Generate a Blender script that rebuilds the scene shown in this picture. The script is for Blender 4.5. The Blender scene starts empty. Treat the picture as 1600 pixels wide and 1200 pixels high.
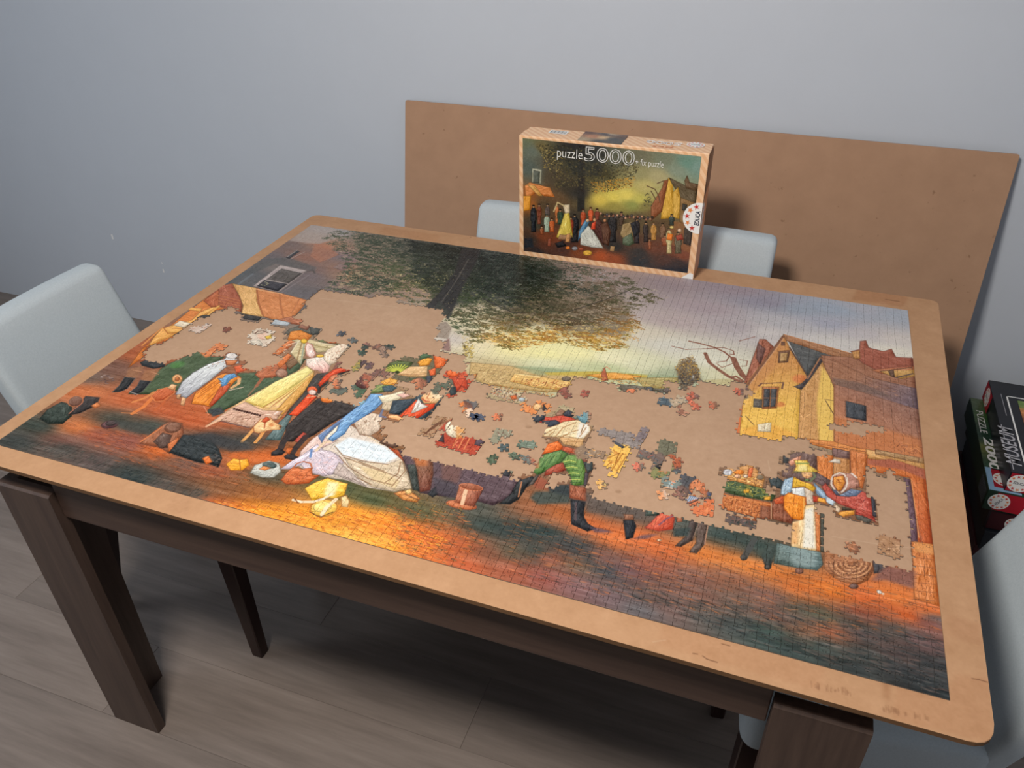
import bpy, bmesh, math, random
import numpy as np
from mathutils import Matrix, Vector
random.seed(7)
rng = np.random.default_rng(7)
scene = bpy.context.scene
COL = scene.collection
TZ = 0.765          # height of the jigsaw's printed face above the floor
# ---------------------------------------------------------------- camera
RM = np.array([[0.94102751, 0.33824185, -0.00772468], [0.18156557, -0.52413841, -0.83205341], [-0.28548409, 0.78158261, -0.55464174]])
CP = np.array([1.27019402, -0.75373023, 0.88066004 + TZ])
FPX = 1248.44
cam = bpy.data.cameras.new('camera')
cam.sensor_width = 36.0
cam.lens = 36.0 * FPX / 1600.0
cam.clip_start = 0.02
camo = bpy.data.objects.new('camera', cam)
COL.objects.link(camo)
M = Matrix(((RM[0][0], -RM[1][0], -RM[2][0], CP[0]), (RM[0][1], -RM[1][1], -RM[2][1], CP[1]), (RM[0][2], -RM[1][2], -RM[2][2], CP[2]), (0, 0, 0, 1)))
camo.matrix_world = M
scene.camera = camo
# ---------------------------------------------------------------- light
scene.view_settings.view_transform = 'Standard'
scene.view_settings.look = 'None'
scene.view_settings.exposure = 0.12
scene.view_settings.gamma = 1.0
scene.view_settings.use_curve_mapping = False
w = bpy.data.worlds.new('world'); scene.world = w
w.use_nodes = True
w.node_tree.nodes['Background'].inputs[0].default_value = (1.0, 0.95, 0.89, 1)
w.node_tree.nodes['Background'].inputs[1].default_value = 0.10

def area(name, loc, target, sx, sy, power, col):
    l = bpy.data.lights.new(name, 'AREA'); l.shape = 'RECTANGLE'; l.size = sx; l.size_y = sy
    l.energy = power; l.color = col
    o = bpy.data.objects.new(name, l); COL.objects.link(o)
    o.location = loc
    o.rotation_euler = (Vector(target) - Vector(loc)).to_track_quat('-Z', 'Y').to_euler()
    return o
area('ceiling_light', (0.62, -0.72, 2.52), (0.85, 0.55, 0.75), 0.4, 0.4, 50, (1.0, 0.93, 0.85))
area('window_daylight', (-2.15, -0.55, 1.2), (1.0, -0.1, 0.55), 1.1, 1.1, 22, (0.80, 0.90, 1.0))

# ---------------------------------------------------------------- helpers
def ray(u, v):
    return RM.T @ np.array([(u - 800) / FPX, (v - 600) / FPX, 1.0])
def atz(u, v, z):
    d = ray(u, v); return CP + d * (z - CP[2]) / d[2]
def aty(u, v, y):
    d = ray(u, v); return CP + d * (y - CP[1]) / d[1]
def pr(p):
    q = RM @ (np.asarray(p, float) - CP); return (800 + FPX * q[0] / q[2], 600 + FPX * q[1] / q[2])
def s2l(c):
    out = []
    for x in c[:3]:
        x = x / 255.0
        out.append(x / 12.92 if x <= 0.04045 else ((x + 0.055) / 1.055) ** 2.4)
    return (out[0], out[1], out[2], 1.0)

def tag(o, label=None, cat=None, group=None, kind=None):
    if label: o['label'] = label
    if cat: o['category'] = cat
    if group: o['group'] = group
    if kind: o['kind'] = kind
    return o
def empty(name, loc=(0, 0, 0), rotz=0.0):
    o = bpy.data.objects.new(name, None); COL.objects.link(o)
    o.location = loc; o.rotation_euler = (0, 0, rotz); o.empty_display_size = 0.05
    return o
def meshobj(name, me, mats, parent=None):
    if not isinstance(mats, (list, tuple)): mats = [mats]
    if not me.materials:
        for m in mats: me.materials.append(m)
    o = bpy.data.objects.new(name, me); COL.objects.link(o)
    if parent: o.parent = parent
    return o
def bmobj(name, bm, mats, parent=None, smooth=False):
    me = bpy.data.meshes.new(name); bmesh.ops.recalc_face_normals(bm, faces=bm.faces[:])
    bm.to_mesh(me); bm.free()
    if smooth:
        me.polygons.foreach_set('use_smooth', [True] * len(me.polygons))
    return meshobj(name, me, mats, parent)
def boxbm(lo, hi, bev=0.0, seg=2, bm=None):
    b = bm or bmesh.new()
    vs = [b.verts.new((x, y, z)) for z in (lo[2], hi[2]) for y in (lo[1], hi[1]) for x in (lo[0], hi[0])]
    fs = [(0, 2, 3, 1), (4, 5, 7, 6), (0, 1, 5, 4), (2, 6, 7, 3), (0, 4, 6, 2), (1, 3, 7, 5)]
    nf = [b.faces.new([vs[i] for i in f]) for f in fs]
    if bev > 0:
        es = list({e for f in nf for e in f.edges})
        bmesh.ops.bevel(b, geom=es, offset=bev, segments=seg, affect='EDGES', profile=0.5)
    return b
def prism(pts, z0, z1, bev=0.0):
    b = bmesh.new()
    lo = [b.verts.new((p[0], p[1], z0)) for p in pts]; hi = [b.verts.new((p[0], p[1], z1)) for p in pts]
    n = len(pts)
    b.faces.new(lo[::-1]); top = b.faces.new(hi)
    for i in range(n): b.faces.new((lo[i], lo[(i + 1) % n], hi[(i + 1) % n], hi[i]))
    if bev: bmesh.ops.bevel(b, geom=list(top.edges), offset=bev, segments=2, affect='EDGES', profile=0.5)
    return b
# ---------------------------------------------------------------- materials
def newmat(name, col=(0.5, 0.5, 0.5, 1), rough=0.5, spec=0.5):
    m = bpy.data.materials.new(name); m.use_nodes = True
    b = m.node_tree.nodes['Principled BSDF']
    b.inputs['Base Color'].default_value = col; b.inputs['Roughness'].default_value = rough
    b.inputs['Specular IOR Level'].default_value = spec
    return m, m.node_tree, b
def noisy(name, c1, c2, scale=(4, 4, 4), rough=0.6, spec=0.3, detail=6, nscale=3.0, lo=0.3, hi=0.7, bump=0.0, c3=None, spots=0.0, coord='Object'):
    m, nt, b = newmat(name, s2l(c1), rough, spec)
    tc = nt.nodes.new('ShaderNodeTexCoord'); mp = nt.nodes.new('ShaderNodeMapping')
    mp.inputs['Scale'].default_value = scale
    nt.links.new(tc.outputs[coord], mp.inputs[0])
    n = nt.nodes.new('ShaderNodeTexNoise'); n.inputs['Scale'].default_value = nscale; n.inputs['Detail'].default_value = detail
    n.inputs['Roughness'].default_value = 0.65
    nt.links.new(mp.outputs[0], n.inputs[0])
    r = nt.nodes.new('ShaderNodeValToRGB'); r.color_ramp.elements[0].position = lo; r.color_ramp.elements[1].position = hi
    r.color_ramp.elements[0].color = s2l(c1); r.color_ramp.elements[1].color = s2l(c2)
    nt.links.new(n.outputs[0], r.inputs[0])
    out = r.outputs[0]
    if c3:
        n2 = nt.nodes.new('ShaderNodeTexNoise'); n2.inputs['Scale'].default_value = spots; n2.inputs['Detail'].default_value = 3
        nt.links.new(tc.outputs[coord], n2.inputs[0])
        r2 = nt.nodes.new('ShaderNodeValToRGB'); r2.color_ramp.elements[0].position = 0.70; r2.color_ramp.elements[1].position = 0.76
        nt.links.new(n2.outputs[0], r2.inputs[0])
        mx = nt.nodes.new('ShaderNodeMix'); mx.data_type = 'RGBA'
        nt.links.new(r2.outputs[0], mx.inputs[0]); nt.links.new(out, mx.inputs[6]); mx.inputs[7].default_value = s2l(c3)
        out = mx.outputs[2]
    nt.links.new(out, b.inputs['Base Color'])
    if bump:
        bp = nt.nodes.new('ShaderNodeBump'); bp.inputs['Strength'].default_value = bump; bp.inputs['Distance'].default_value = 0.002
        nt.links.new(n.outputs[0], bp.inputs['Height']); nt.links.new(bp.outputs[0], b.inputs['Normal'])
    return m
WALL = noisy('wall_paint', (194, 201, 211), (196, 203, 213), (1, 1, 1), 0.75, 0.25, nscale=6, bump=0.05)
MDF = noisy('hardboard', (180, 141, 108), (190, 152, 119), (2, 2, 2), 0.6, 0.3, nscale=5, lo=0.3, hi=0.7, c3=(172, 132, 101), spots=34)
MDF2 = noisy('hardboard_back', (166, 131, 105), (175, 139, 112), (2, 2, 2), 0.65, 0.25, nscale=7, c3=(146, 112, 88), spots=60)
MDFEDGE = noisy('hardboard_edge', (98, 72, 50), (116, 86, 60), (6, 6, 6), 0.7, 0.2)
WALNUT = noisy('walnut', (62, 47, 42), (84, 66, 57), (1.5, 24, 24), 0.42, 0.4, nscale=2.5)
WALNUTV = noisy('walnut_upright', (62, 48, 43), (86, 69, 60), (24, 24, 1.5), 0.42, 0.4, nscale=2.5)
DARKWOOD = noisy('dark_wood', (38, 22, 20), (52, 32, 28), (20, 20, 2), 0.4, 0.4)
FABRIC = noisy('pale_fabric', (174, 185, 192), (186, 196, 202), (60, 60, 60), 0.85, 0.15, nscale=5, bump=0.15)
CARD = noisy('grey_cardboard', (92, 88, 84), (116, 110, 104), (40, 40, 40), 0.8, 0.15)
def plank_mat():
    m = noisy('oak_laminate', (118, 107, 100), (146, 134, 126), (1.2, 14, 14), 0.38, 0.4, nscale=2.2, detail=8)
    nt = m.node_tree; b = nt.nodes['Principled BSDF']
    src = b.inputs['Base Color'].links[0].from_socket
    oi = nt.nodes.new('ShaderNodeObjectInfo'); hs = nt.nodes.new('ShaderNodeHueSaturation')
    mr = nt.nodes.new('ShaderNodeMapRange'); mr.inputs[3].default_value = 0.93; mr.inputs[4].default_value = 1.06
    nt.links.new(oi.outputs['Random'], mr.inputs[0]); nt.links.new(mr.outputs[0], hs.inputs['Value'])
    nt.links.new(src, hs.inputs['Color']); nt.links.new(hs.outputs[0], b.inputs['Base Color'])
    return m
OAK = plank_mat()

# ---------------------------------------------------------------- room
WY = 1.515
o = bmobj('wall_back', boxbm((-2.32, WY, 0), (2.62, WY + 0.12, 2.6)), WALL); tag(o, kind='structure')
o = bmobj('wall_left', boxbm((-2.32, -3.0, 0), (-2.2, WY, 2.6)), WALL); tag(o, kind='structure')
o = bmobj('wall_right', boxbm((2.5, -3.0, 0), (2.62, WY, 2.6)), WALL); tag(o, kind='structure')
o = bmobj('ceiling', boxbm((-2.32, -3.0, 2.6), (2.62, WY + 0.12, 2.7)), WALL); tag(o, kind='structure')
back = bpy.data.objects['wall_back']
for (u, v, a_) in ((175.5, 370, 1.3), (255.5, 423, 1.0), (253, 411, .5)):
    q = aty(u, v, WY); bm_ = boxbm((q[0] - .003 * a_, WY - 0.0006, q[2] - .008 * a_), (q[0] + .003 * a_, WY + 0.001, q[2] + .008 * a_), 0.0002, 1)
    bmobj('paint_chip', bm_, newmat('plaster', s2l((235, 235, 235)), .9)[0], back)
floor = bmobj('floor', boxbm((-2.2, -3.0, -0.05), (2.5, WY, -0.006)), newmat('underlay', s2l((84, 76, 70)), 0.9)[0]); tag(floor, kind='structure')
pw, plen = 0.193, 1.285
plank_me = bpy.data.meshes.new('plank')
bm = boxbm((0.0002, 0.0002, -0.008), (plen - 0.0002, pw - 0.0002, 0.0), 0.0007, 1); bmesh.ops.recalc_face_normals(bm, faces=bm.faces[:]); bm.to_mesh(plank_me); bm.free()
plank_me.materials.append(OAK)
y = WY - pw; k = 0
while y > -3.0:
    x = -3.3 + (k * 0.47) % plen - plen
    while x < 3.0:
        if x + plen > -2.2 and x < 2.5:
            p = bpy.data.objects.new('plank', plank_me); COL.objects.link(p); p.parent = floor; p.location = (x, y, 0)
        x += plen
    y -= pw; k += 1

# ---------------------------------------------------------------- dining table
T = empty('dining_table', (0.76, 0.55, 0)); tag(T, 'dark walnut dining table under the hardboard sheet', 'table')
Ti = Matrix.Translation((-0.76, -0.55, 0))
def tpart(name, bm, mat, smooth=False):
    bmesh.ops.transform(bm, matrix=Ti, verts=bm.verts[:]); return bmobj(name, bm, mat, T, smooth)
zb = TZ - 0.010
tpart('tabletop', boxbm((-0.012, 0.0, TZ - 0.062), (1.49, 1.10, zb - 0.0003), 0.002), WALNUT)
tpart('apron', boxbm((0.1315, -0.018, TZ - 0.122), (1.369, -0.0005, zb - 0.0005), 0.002), WALNUT)
tpart('apron', boxbm((0.1315, 1.1005, TZ - 0.122), (1.369, 1.118, zb - 0.0005), 0.002), WALNUT)
def leg_front(x0, x1):
    b = bmesh.new()
    zt = TZ - 0.0665
    prof = [(-0.03, 0.0), (-0.03, zt - 0.004), (-0.026, zt), (-0.0075, zt), (-0.0075, 0.0)]
    A = [b.verts.new((x0, p[0], p[1])) for p in prof]; B = [b.verts.new((x1, p[0], p[1])) for p in prof]
    b.faces.new(A); b.faces.new(B[::-1])
    n = len(prof)
    for i in range(n): b.faces.new((A[i], B[i], B[(i + 1) % n], A[(i + 1) % n]))
    return b
def leg_side(x0, x1, mirror=False):
    # side panel of the L-shaped leg, flaring into a bracket below the top
    b = bmesh.new()
    zt = TZ - 0.0665
    prof = [(-0.007, 0.0), (-0.007, zt), (0.24, zt), (0.22, zt - 0.012), (0.17, zt - 0.035), (0.145, zt - 0.07), (0.130, zt - 0.12), (0.118, zt - 0.19), (0.108, zt - 0.27), (0.097, 0.0)]
    if mirror: prof = [(1.10 - p[0], p[1]) for p in prof]
    A = [b.verts.new((x0, p[0], p[1])) for p in prof]; B = [b.verts.new((x1, p[0], p[1])) for p in prof]
    b.faces.new(A); b.faces.new(B[::-1]); n = len(prof)
    for i in range(n): b.faces.new((A[i], B[i], B[(i + 1) % n], A[(i + 1) % n]))
    return b
for x0, x1, s0, s1 in ((0.03, 0.152, 0.0305, 0.056), (1.372, 1.496, 1.470, 1.4955)):
    SH = Matrix.Identity(4)
    if x0 < .5: SH[0][2] = -0.036
    def lean(q):
        bmesh.ops.transform(q, matrix=SH, verts=q.verts[:]); return q
    tpart('leg', lean(leg_front(x0, x1)), WALNUTV)
    tpart('side_panel', lean(leg_side(s0, s1)), WALNUTV)
    bmr = lean(leg_front(x0, x1)); bmesh.ops.transform(bmr, matrix=Matrix.Translation((0, 1.10, 0)) @ Matrix.Scale(-1, 4, (0, 1, 0)), verts=bmr.verts[:])
    tpart('leg', bmr, WALNUTV); tpart('side_panel', lean(leg_side(s0, s1, True)), WALNUTV)

# ---------------------------------------------------------------- hardboard sheets
def rounded(corners, r, n=5):
    out = []
    N = len(corners)
    for i in range(N):
        p = np.array(corners[i], float); a = np.array(corners[i - 1], float); c = np.array(corners[(i + 1) % N], float)
        u = (a - p) / np.linalg.norm(a - p); v = (c - p) / np.linalg.norm(c - p)
        rr = r[i] if isinstance(r, (list, tuple)) else r
        s, e = p + u * rr, p + v * rr
        for k in range(n + 1):
            t = k / n
            out.append(tuple((1 - t) ** 2 * s + 2 * t * (1 - t) * p + t * t * e))
    return out
bc = [(-0.036, -0.044), (1.617, -0.052), (1.639, 1.146), (-0.036, 1.145)]
b = prism(rounded(bc, [0.02, 0.035, 0.018, 0.02]), zb, TZ - 0.002, 0.0012)
o = bmobj('hardboard_sheet', b, [MDF, MDFEDGE])
for p in o.data.polygons:
    if abs(p.normal.z) < 0.3: p.material_index = 1
tag(o, 'tan hardboard sheet lying on the table under the jigsaw', 'board'); SHEET = o
# second sheet, leaning on the wall
L = 1.036; th = math.atan2(0.2, 1.015)
b = prism(rounded([(0, 0), (1.668, 0), (1.668, L), (0, L)], 0.006, 2), 0, 0.006, 0.001)
o = bmobj('hardboard_sheet', b, [MDF2, MDFEDGE])
for p in o.data.polygons:
    if abs(p.normal.z) < 0.3: p.material_index = 1
o.matrix_world = Matrix.Translation((0.113, 1.296, 0.0012)) @ Matrix.Rotation(math.pi / 2 - th, 4, 'X')
tag(o, 'large bare brown hardboard panel leaning against the wall behind the puzzle box', 'board')

# ---------------------------------------------------------------- chairs
def backrest_bm():
    b = bmesh.new()
    H0, H1, W, t = 0.40, 0.835, 0.18, 0.055
    ny, nz = 10, 12
    xf = lambda z: -0.247 - (z - 0.665) * 0.37 + 0.05 * max(0.0, 0.62 - z) ** 1.2
    boxbm((-t, -W, H0), (0, W, H1), 0.0, bm=b)
    bmesh.ops.bevel(b, geom=b.edges[:], offset=0.017, segments=4, affect='EDGES', profile=0.5)
    geo = b.verts[:] + b.edges[:] + b.faces[:]
    for z in np.linspace(H0 + 0.04, H1 - 0.04, 9):
        bmesh.ops.bisect_plane(b, geom=b.verts[:] + b.edges[:] + b.faces[:], plane_co=(0, 0, z), plane_no=(0, 0, 1))
    for y in np.linspace(-W + 0.03, W - 0.03, 7):
        bmesh.ops.bisect_plane(b, geom=b.verts[:] + b.edges[:] + b.faces[:], plane_co=(0, y, 0), plane_no=(0, 1, 0))
    for v in b.verts:
        z = v.co.z
        v.co.x += xf(z) - 0.010 * (1 - (v.co.y / W) ** 2)
    return b
def seat_bm():
    b = boxbm((-0.195, -0.183, 0.368), (0.192, 0.183, 0.468), 0.0)
    ve = [e for e in b.edges if abs((e.verts[0].co - e.verts[1].co).z) > 0.05]
    bmesh.ops.bevel(b, geom=ve, offset=0.03, segments=5, affect='EDGES', profile=0.5)
    he = [e for e in b.edges if abs((e.verts[0].co - e.verts[1].co).z) < 0.001 and len(e.link_faces) == 2 and any(abs(f.normal.z) > 0.9 for f in e.link_faces) and not all(abs(f.normal.z) > 0.9 for f in e.link_faces)]
    bmesh.ops.bevel(b, geom=he, offset=0.016, segments=3, affect='EDGES', profile=0.5)
    return b
def taper(p0, p1, w0, w1):
    b = bmesh.new(); r = []
    for p, w_ in ((p0, w0), (p1, w1)):
        r.append([b.verts.new((p[0] + sx * w_ / 2, p[1] + sy * w_ / 2, p[2])) for sx, sy in ((-1, -1), (1, -1), (1, 1), (-1, 1))])
    b.faces.new(r[0][::-1]); b.faces.new(r[1])
    for i in range(4): b.faces.new((r[0][i], r[0][(i + 1) % 4], r[1][(i + 1) % 4], r[1][i]))
    bmesh.ops.bevel(b, geom=b.edges[:], offset=0.0025, segments=1, affect='EDGES')
    return b
def make_chair(label, loc, rot):
    c = empty('dining_chair', loc, rot); tag(c, label, 'chair', 'upholstered chairs around the table')
    bmobj('seat', seat_bm(), FABRIC, c, True); bmobj('backrest', backrest_bm(), FABRIC, c, True)
    for s in (-1, 1):
        bmobj('leg', taper((0.1785, s * 0.145, 0.0), (0.165, s * 0.145, 0.3685), 0.029, 0.042), DARKWOOD, c)
        bmobj('leg', taper((-0.268, s * 0.145, 0.0), (-0.178, s * 0.145, 0.3685), 0.028, 0.042), DARKWOOD, c)
    return c
def copy_tree(o, parent=None):
    c = o.copy(); COL.objects.link(c)
    if parent: c.parent = parent
    for ch in o.children: copy_tree(ch, c)
    return c
chair = make_chair('pale grey fabric chair at the head of the table, its back toward the empty floor', (0.062, 0.3785, 0), 0)
for lab, loc, rot in (('pale grey chair behind the table, its back showing beside the tree end of the jigsaw', (0.64, 0.893, 0), -math.pi / 2),
                      ('pale grey chair behind the puzzle box, its back showing at the house side', (1.08, 0.893, 0), -math.pi / 2),
                      ('pale grey chair nearest the camera, shadowed by the sheet, beside the stacked boxes', (1.523, 0.321, 0), math.pi + 0.136)):
    c = copy_tree(chair); c.location = loc; c.rotation_euler = (0, 0, rot); c['label'] = lab
# ---------------------------------------------------------------- printed pictures (painted into images by this script)
def hom4(s, d):
    A = []
    for (x, y), (u, v) in zip(s, d):
        A.append([x, y, 1, 0, 0, 0, -u * x, -u * y, -u]); A.append([0, 0, 0, x, y, 1, -v * x, -v * y, -v])
    return np.linalg.svd(np.array(A))[2][-1].reshape(3, 3)
class Canvas:
    # pts are measured on the photograph and carried by a homography onto the flat print
    def __init__(s, w, h, photo, res_boost=1.0):
        s.w, s.h = w, h
        s.H = hom4(photo, [(0, h), (w, h), (w, 0), (0, 0)])
        s.img = np.zeros((h, w, 3), np.float32)
        s.n1 = s.noise(w, h, 5); s.n2 = s.noise(w, h, 60, 5); s.n3 = s.noise(w, h, 14); s.spill = False
    @staticmethod
    def up(a, h, w):
        gh, gw = a.shape[:2]
        yy = np.linspace(0, gh - 1.001, h); xx = np.linspace(0, gw - 1.001, w)
        y0 = yy.astype(int); x0 = xx.astype(int); fy = (yy - y0); fx = (xx - x0)
        if a.ndim == 3: fy = fy[:, None, None]; fx = fx[None, :, None]
        else: fy = fy[:, None]; fx = fx[None, :]
        A = a[y0][:, x0]; B = a[y0][:, x0 + 1]; Cc = a[y0 + 1][:, x0]; D = a[y0 + 1][:, x0 + 1]
        return (A * (1 - fx) + B * fx) * (1 - fy) + (Cc * (1 - fx) + D * fx) * fy
    def noise(s, w, h, px, py=None):
        py = py or px; out = np.zeros((h, w), np.float32)
        for k, am in ((1, 0.5), (2.2, 0.3), (5, 0.2)):
            g = rng.standard_normal((max(3, int(h / py / k * 2.2)), max(3, int(w / px / k * 2.2)))).astype(np.float32)
            out += am * s.up(g, h, w)
        return out
    def T(s, p):
        p = np.atleast_2d(np.asarray(p, float)); q = np.c_[p, np.ones(len(p))] @ s.H.T
        return q[:, :2] / q[:, 2:]
    def scale(s, p):
        a = s.T([p, (p[0] + 1, p[1]), (p[0], p[1] + 1)])
        return math.sqrt(abs((a[1] - a[0])[0] * (a[2] - a[0])[1] - (a[1] - a[0])[1] * (a[2] - a[0])[0]))
    def field(s, ctrl, aniso=0.5, power=3.2, n=(90, 130)):
        P = s.T([c[:2] for c in ctrl]); Cc = np.array([c[2] for c in ctrl], np.float32)
        gy, gx = np.mgrid[0:n[0], 0:n[1]]
        gx = gx / (n[1] - 1) * s.w; gy = gy / (n[0] - 1) * s.h
        d2 = ((gx[..., None] - P[:, 0]) * aniso) ** 2 + (gy[..., None] - P[:, 1]) ** 2 + 30.0
        wt = d2 ** (-power / 2)
        return s.up((wt @ Cc) / wt.sum(-1)[..., None], s.h, s.w).astype(np.float32)
    def _mask(s, q, soft):
        pad = int(3 + soft * 2)
        x0, x1 = int(max(0, q[:, 0].min() - pad)), int(min(s.w, q[:, 0].max() + pad + 1))
        y0, y1 = int(max(0, q[:, 1].min() - pad)), int(min(s.h, q[:, 1].max() + pad + 1))
        if x1 - x0 < 1 or y1 - y0 < 1: return None
        X = np.arange(x0, x1) + 0.5; Y = np.arange(y0, y1) + 0.5
        m = np.zeros((len(Y), len(X)), bool)
        n = len(q)
        for i in range(n):
            ax, ay = q[i]; bx, by = q[(i + 1) % n]
            if ay == by: continue
            c = (ay > Y) != (by > Y)
            xi = ax + (Y - ay) * (bx - ax) / (by - ay)
            m ^= c[:, None] & (X[None, :] < xi[:, None])
        m = m.astype(np.float32)
        r = max(1, int(round(soft)))
        for _ in range(2 if soft > 1 else 1):
            for ax in (0, 1):
                k = np.pad(m, [(r, r) if a == ax else (0, 0) for a in (0, 1)])
                c = np.cumsum(k, axis=ax)
                c = np.concatenate([np.zeros_like(c[:1] if ax == 0 else c[:, :1]), c], axis=ax)
                m = (c[2 * r + 1:] - c[:-2 * r - 1]) / (2 * r + 1) if ax == 0 else (c[:, 2 * r + 1:] - c[:, :-2 * r - 1]) / (2 * r + 1)
        return m, slice(y0, y1), slice(x0, x1)
    @staticmethod
    def blur(m, r):
        for ax in (0, 1):
            k = np.pad(m, [(r, r) if a == ax else (0, 0) for a in (0, 1)], mode='constant'); c = np.cumsum(k, axis=ax)
            c = np.concatenate([np.zeros_like(c[:1] if ax == 0 else c[:, :1]), c], axis=ax)
            m = (c[2 * r + 1:] - c[:-2 * r - 1]) / (2 * r + 1) if ax == 0 else (c[:, 2 * r + 1:] - c[:, :-2 * r - 1]) / (2 * r + 1)
        return m
    def poly(s, pts, col, a=1.0, soft=0.8, nz=9, st=0, o=None, g=None, raw=False):
        # g: (second colour, (x, y) where the first is pure, (x, y) where the second is)
        q = np.asarray(pts, float) if raw else s.T(pts)
        if s.spill: q[:, 0] = np.where(q[:, 0] > s.w - 22, s.w + 14, q[:, 0])
        r = s._mask(q, soft)
        if r is None: return
        m, sy, sx = r
        ext = min(m.shape); body = 0
        if soft < 1.5 and ext > 12:
            # brush modelling: tone falls off a little toward the rim of each painted shape, with a light side
            k = int(np.clip(ext * 0.16, 2, 9)); mb = s.blur(m, k); gy_, gx_ = np.gradient(s.blur(mb, max(2, k // 2)))
            body = (mb - 0.9) * 46 + (gx_ - gy_) * k * 34
        c = np.array(col, np.float32)
        if g:
            A, B = s.T([g[1], g[2]]); d = B - A
            yy, xx = np.mgrid[sy, sx]
            t = np.clip(((xx - A[0]) * d[0] + (yy - A[1]) * d[1]) / (d @ d), 0, 1)[..., None].astype(np.float32)
            c = c * (1 - t) + np.array(g[0], np.float32) * t
        v = (nz * s.n1[sy, sx] + st * s.n2[sy, sx] + (8 if soft < 1.5 else 3) * s.n3[sy, sx] + body)[..., None]
        col2 = c + v
        if s.spill and soft < 1.5 and a > .9 and ext > 16 and (m > .5).sum() > 120:
            ys, xs = np.nonzero(m > .5); yc, xc = ys.mean(), xs.mean(); cv_ = np.cov(xs, ys); ev, V_ = np.linalg.eigh(cv_)
            ang = math.atan2(V_[1, 1], V_[0, 1]); Lm = math.sqrt(ev[1]) * 1.5; hh, ww = m.shape
            col2 = np.broadcast_to(col2, (hh, ww, 3)).copy()
            for k in rng.integers(0, len(ys), int(min(110, len(ys) / 70))):
                l = min(34, Lm) * rng.uniform(.25, .7); wv = rng.uniform(.6, 1.3); t = ang + rng.normal(0, .22); x, y = xs[k], ys[k]; R = int(l + 2)
                x0, x1, y0, y1 = max(0, x - R), min(ww, x + R + 1), max(0, y - R), min(hh, y + R + 1)
                gy2, gx2 = np.mgrid[y0:y1, x0:x1]; dx, dy = gx2 - x, gy2 - y; bend = 0.012 * rng.normal()
                u_ = dx * math.cos(t) + dy * math.sin(t); w2 = dy * math.cos(t) - dx * math.sin(t) + bend * u_ * u_
                mm = np.clip(1.5 - (u_ / l) ** 2 - (w2 / wv) ** 2, 0, 1)[..., None]
                col2[y0:y1, x0:x1] += mm * (rng.choice([-1, 1]) * rng.uniform(10, 26) * (0.35 + c.mean() / 255))
        m = (m * a)[..., None]
        s.img[sy, sx] = s.img[sy, sx] * (1 - m) + col2 * m
        if o: s.line(list(pts) + [pts[0]], o[1] if len(o) > 1 else 1.1, o[0], 0.75)
        elif soft < 1.5 and a > .95 and ext > 14 and s.spill: s.line(list(pts) + [pts[0]], 0.8, tuple(v_ * 0.5 for v_ in col), 0.5)
    def line(s, pts, wd, col, a=0.9):
        q = s.T(pts); wd = max(0.45, wd * 0.5 * s.scale(pts[len(pts) // 2]))
        c = np.array(col, np.float32)
        for i in range(len(q) - 1):
            A, B = q[i], q[i + 1]; pad = wd + 2
            x0, x1 = int(max(0, min(A[0], B[0]) - pad)), int(min(s.w, max(A[0], B[0]) + pad + 1))
            y0, y1 = int(max(0, min(A[1], B[1]) - pad)), int(min(s.h, max(A[1], B[1]) + pad + 1))
            if x1 <= x0 or y1 <= y0: continue
            yy, xx = np.mgrid[y0:y1, x0:x1]; d = B - A; L2 = d @ d + 1e-9
            t = np.clip(((xx + .5 - A[0]) * d[0] + (yy + .5 - A[1]) * d[1]) / L2, 0, 1)
            ds = np.hypot(xx + .5 - A[0] - t * d[0], yy + .5 - A[1] - t * d[1])
            m = (np.clip(wd + 0.6 - ds, 0, 1) * a)[..., None].astype(np.float32)
            s.img[y0:y1, x0:x1] = s.img[y0:y1, x0:x1] * (1 - m) + c * m
    def ell(s, cx, cy, rx, ry, col, ang=0, **k):
        ca, sa = math.cos(math.radians(ang)), math.sin(math.radians(ang))
        s.poly([(cx + rx * math.cos(t) * ca - ry * math.sin(t) * sa, cy + rx * math.cos(t) * sa + ry * math.sin(t) * ca) for t in np.linspace(0, 2 * math.pi, 20, endpoint=False)], col, **k)
    def dabs(s, pts, n, cols, L=6, W=2.5, ang=0, spread=40, a=0.85, jit=14, edge=0):
        q = s.T(pts); r = s._mask(q, 1)
        if r is None: return
        m, sy, sx = r; ys, xs = np.nonzero(m > 0.5)
        if len(ys) == 0: return
        cols = np.array(cols, np.float32); isf = cols.ndim == 3
        for k in rng.integers(0, len(ys), n):
            x, y = xs[k] + sx.start, ys[k] + sy.start
            t = math.radians(ang + rng.normal(0, spread)); l = L * rng.uniform(.6, 1.4) / 2; wv = W * rng.uniform(.6, 1.4) / 2
            R = int(l + 2); x0, x1, y0, y1 = max(0, x - R), min(s.w, x + R + 1), max(0, y - R), min(s.h, y + R + 1)
            yy, xx = np.mgrid[y0:y1, x0:x1]; dx, dy = xx - x, yy - y
            e = (dx * math.cos(t) + dy * math.sin(t)) ** 2 / l ** 2 + (dy * math.cos(t) - dx * math.sin(t)) ** 2 / wv ** 2
            mm = (np.clip(1.6 - e, 0, 1) * a)[..., None].astype(np.float32)
            c = (cols[y, x] if isf else cols[rng.integers(len(cols))]) + rng.normal(0, jit)
            s.img[y0:y1, x0:x1] = s.img[y0:y1, x0:x1] * (1 - mm) + c * mm
    def image(s, name):
        im = bpy.data.images.new(name, s.w, s.h)
        px = np.ones((s.h, s.w, 4), np.float32); px[..., :3] = np.clip(s.img, 0, 255) / 255.0
        im.pixels.foreach_set(px.ravel()); im.update(); im.pack()
        return im
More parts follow.
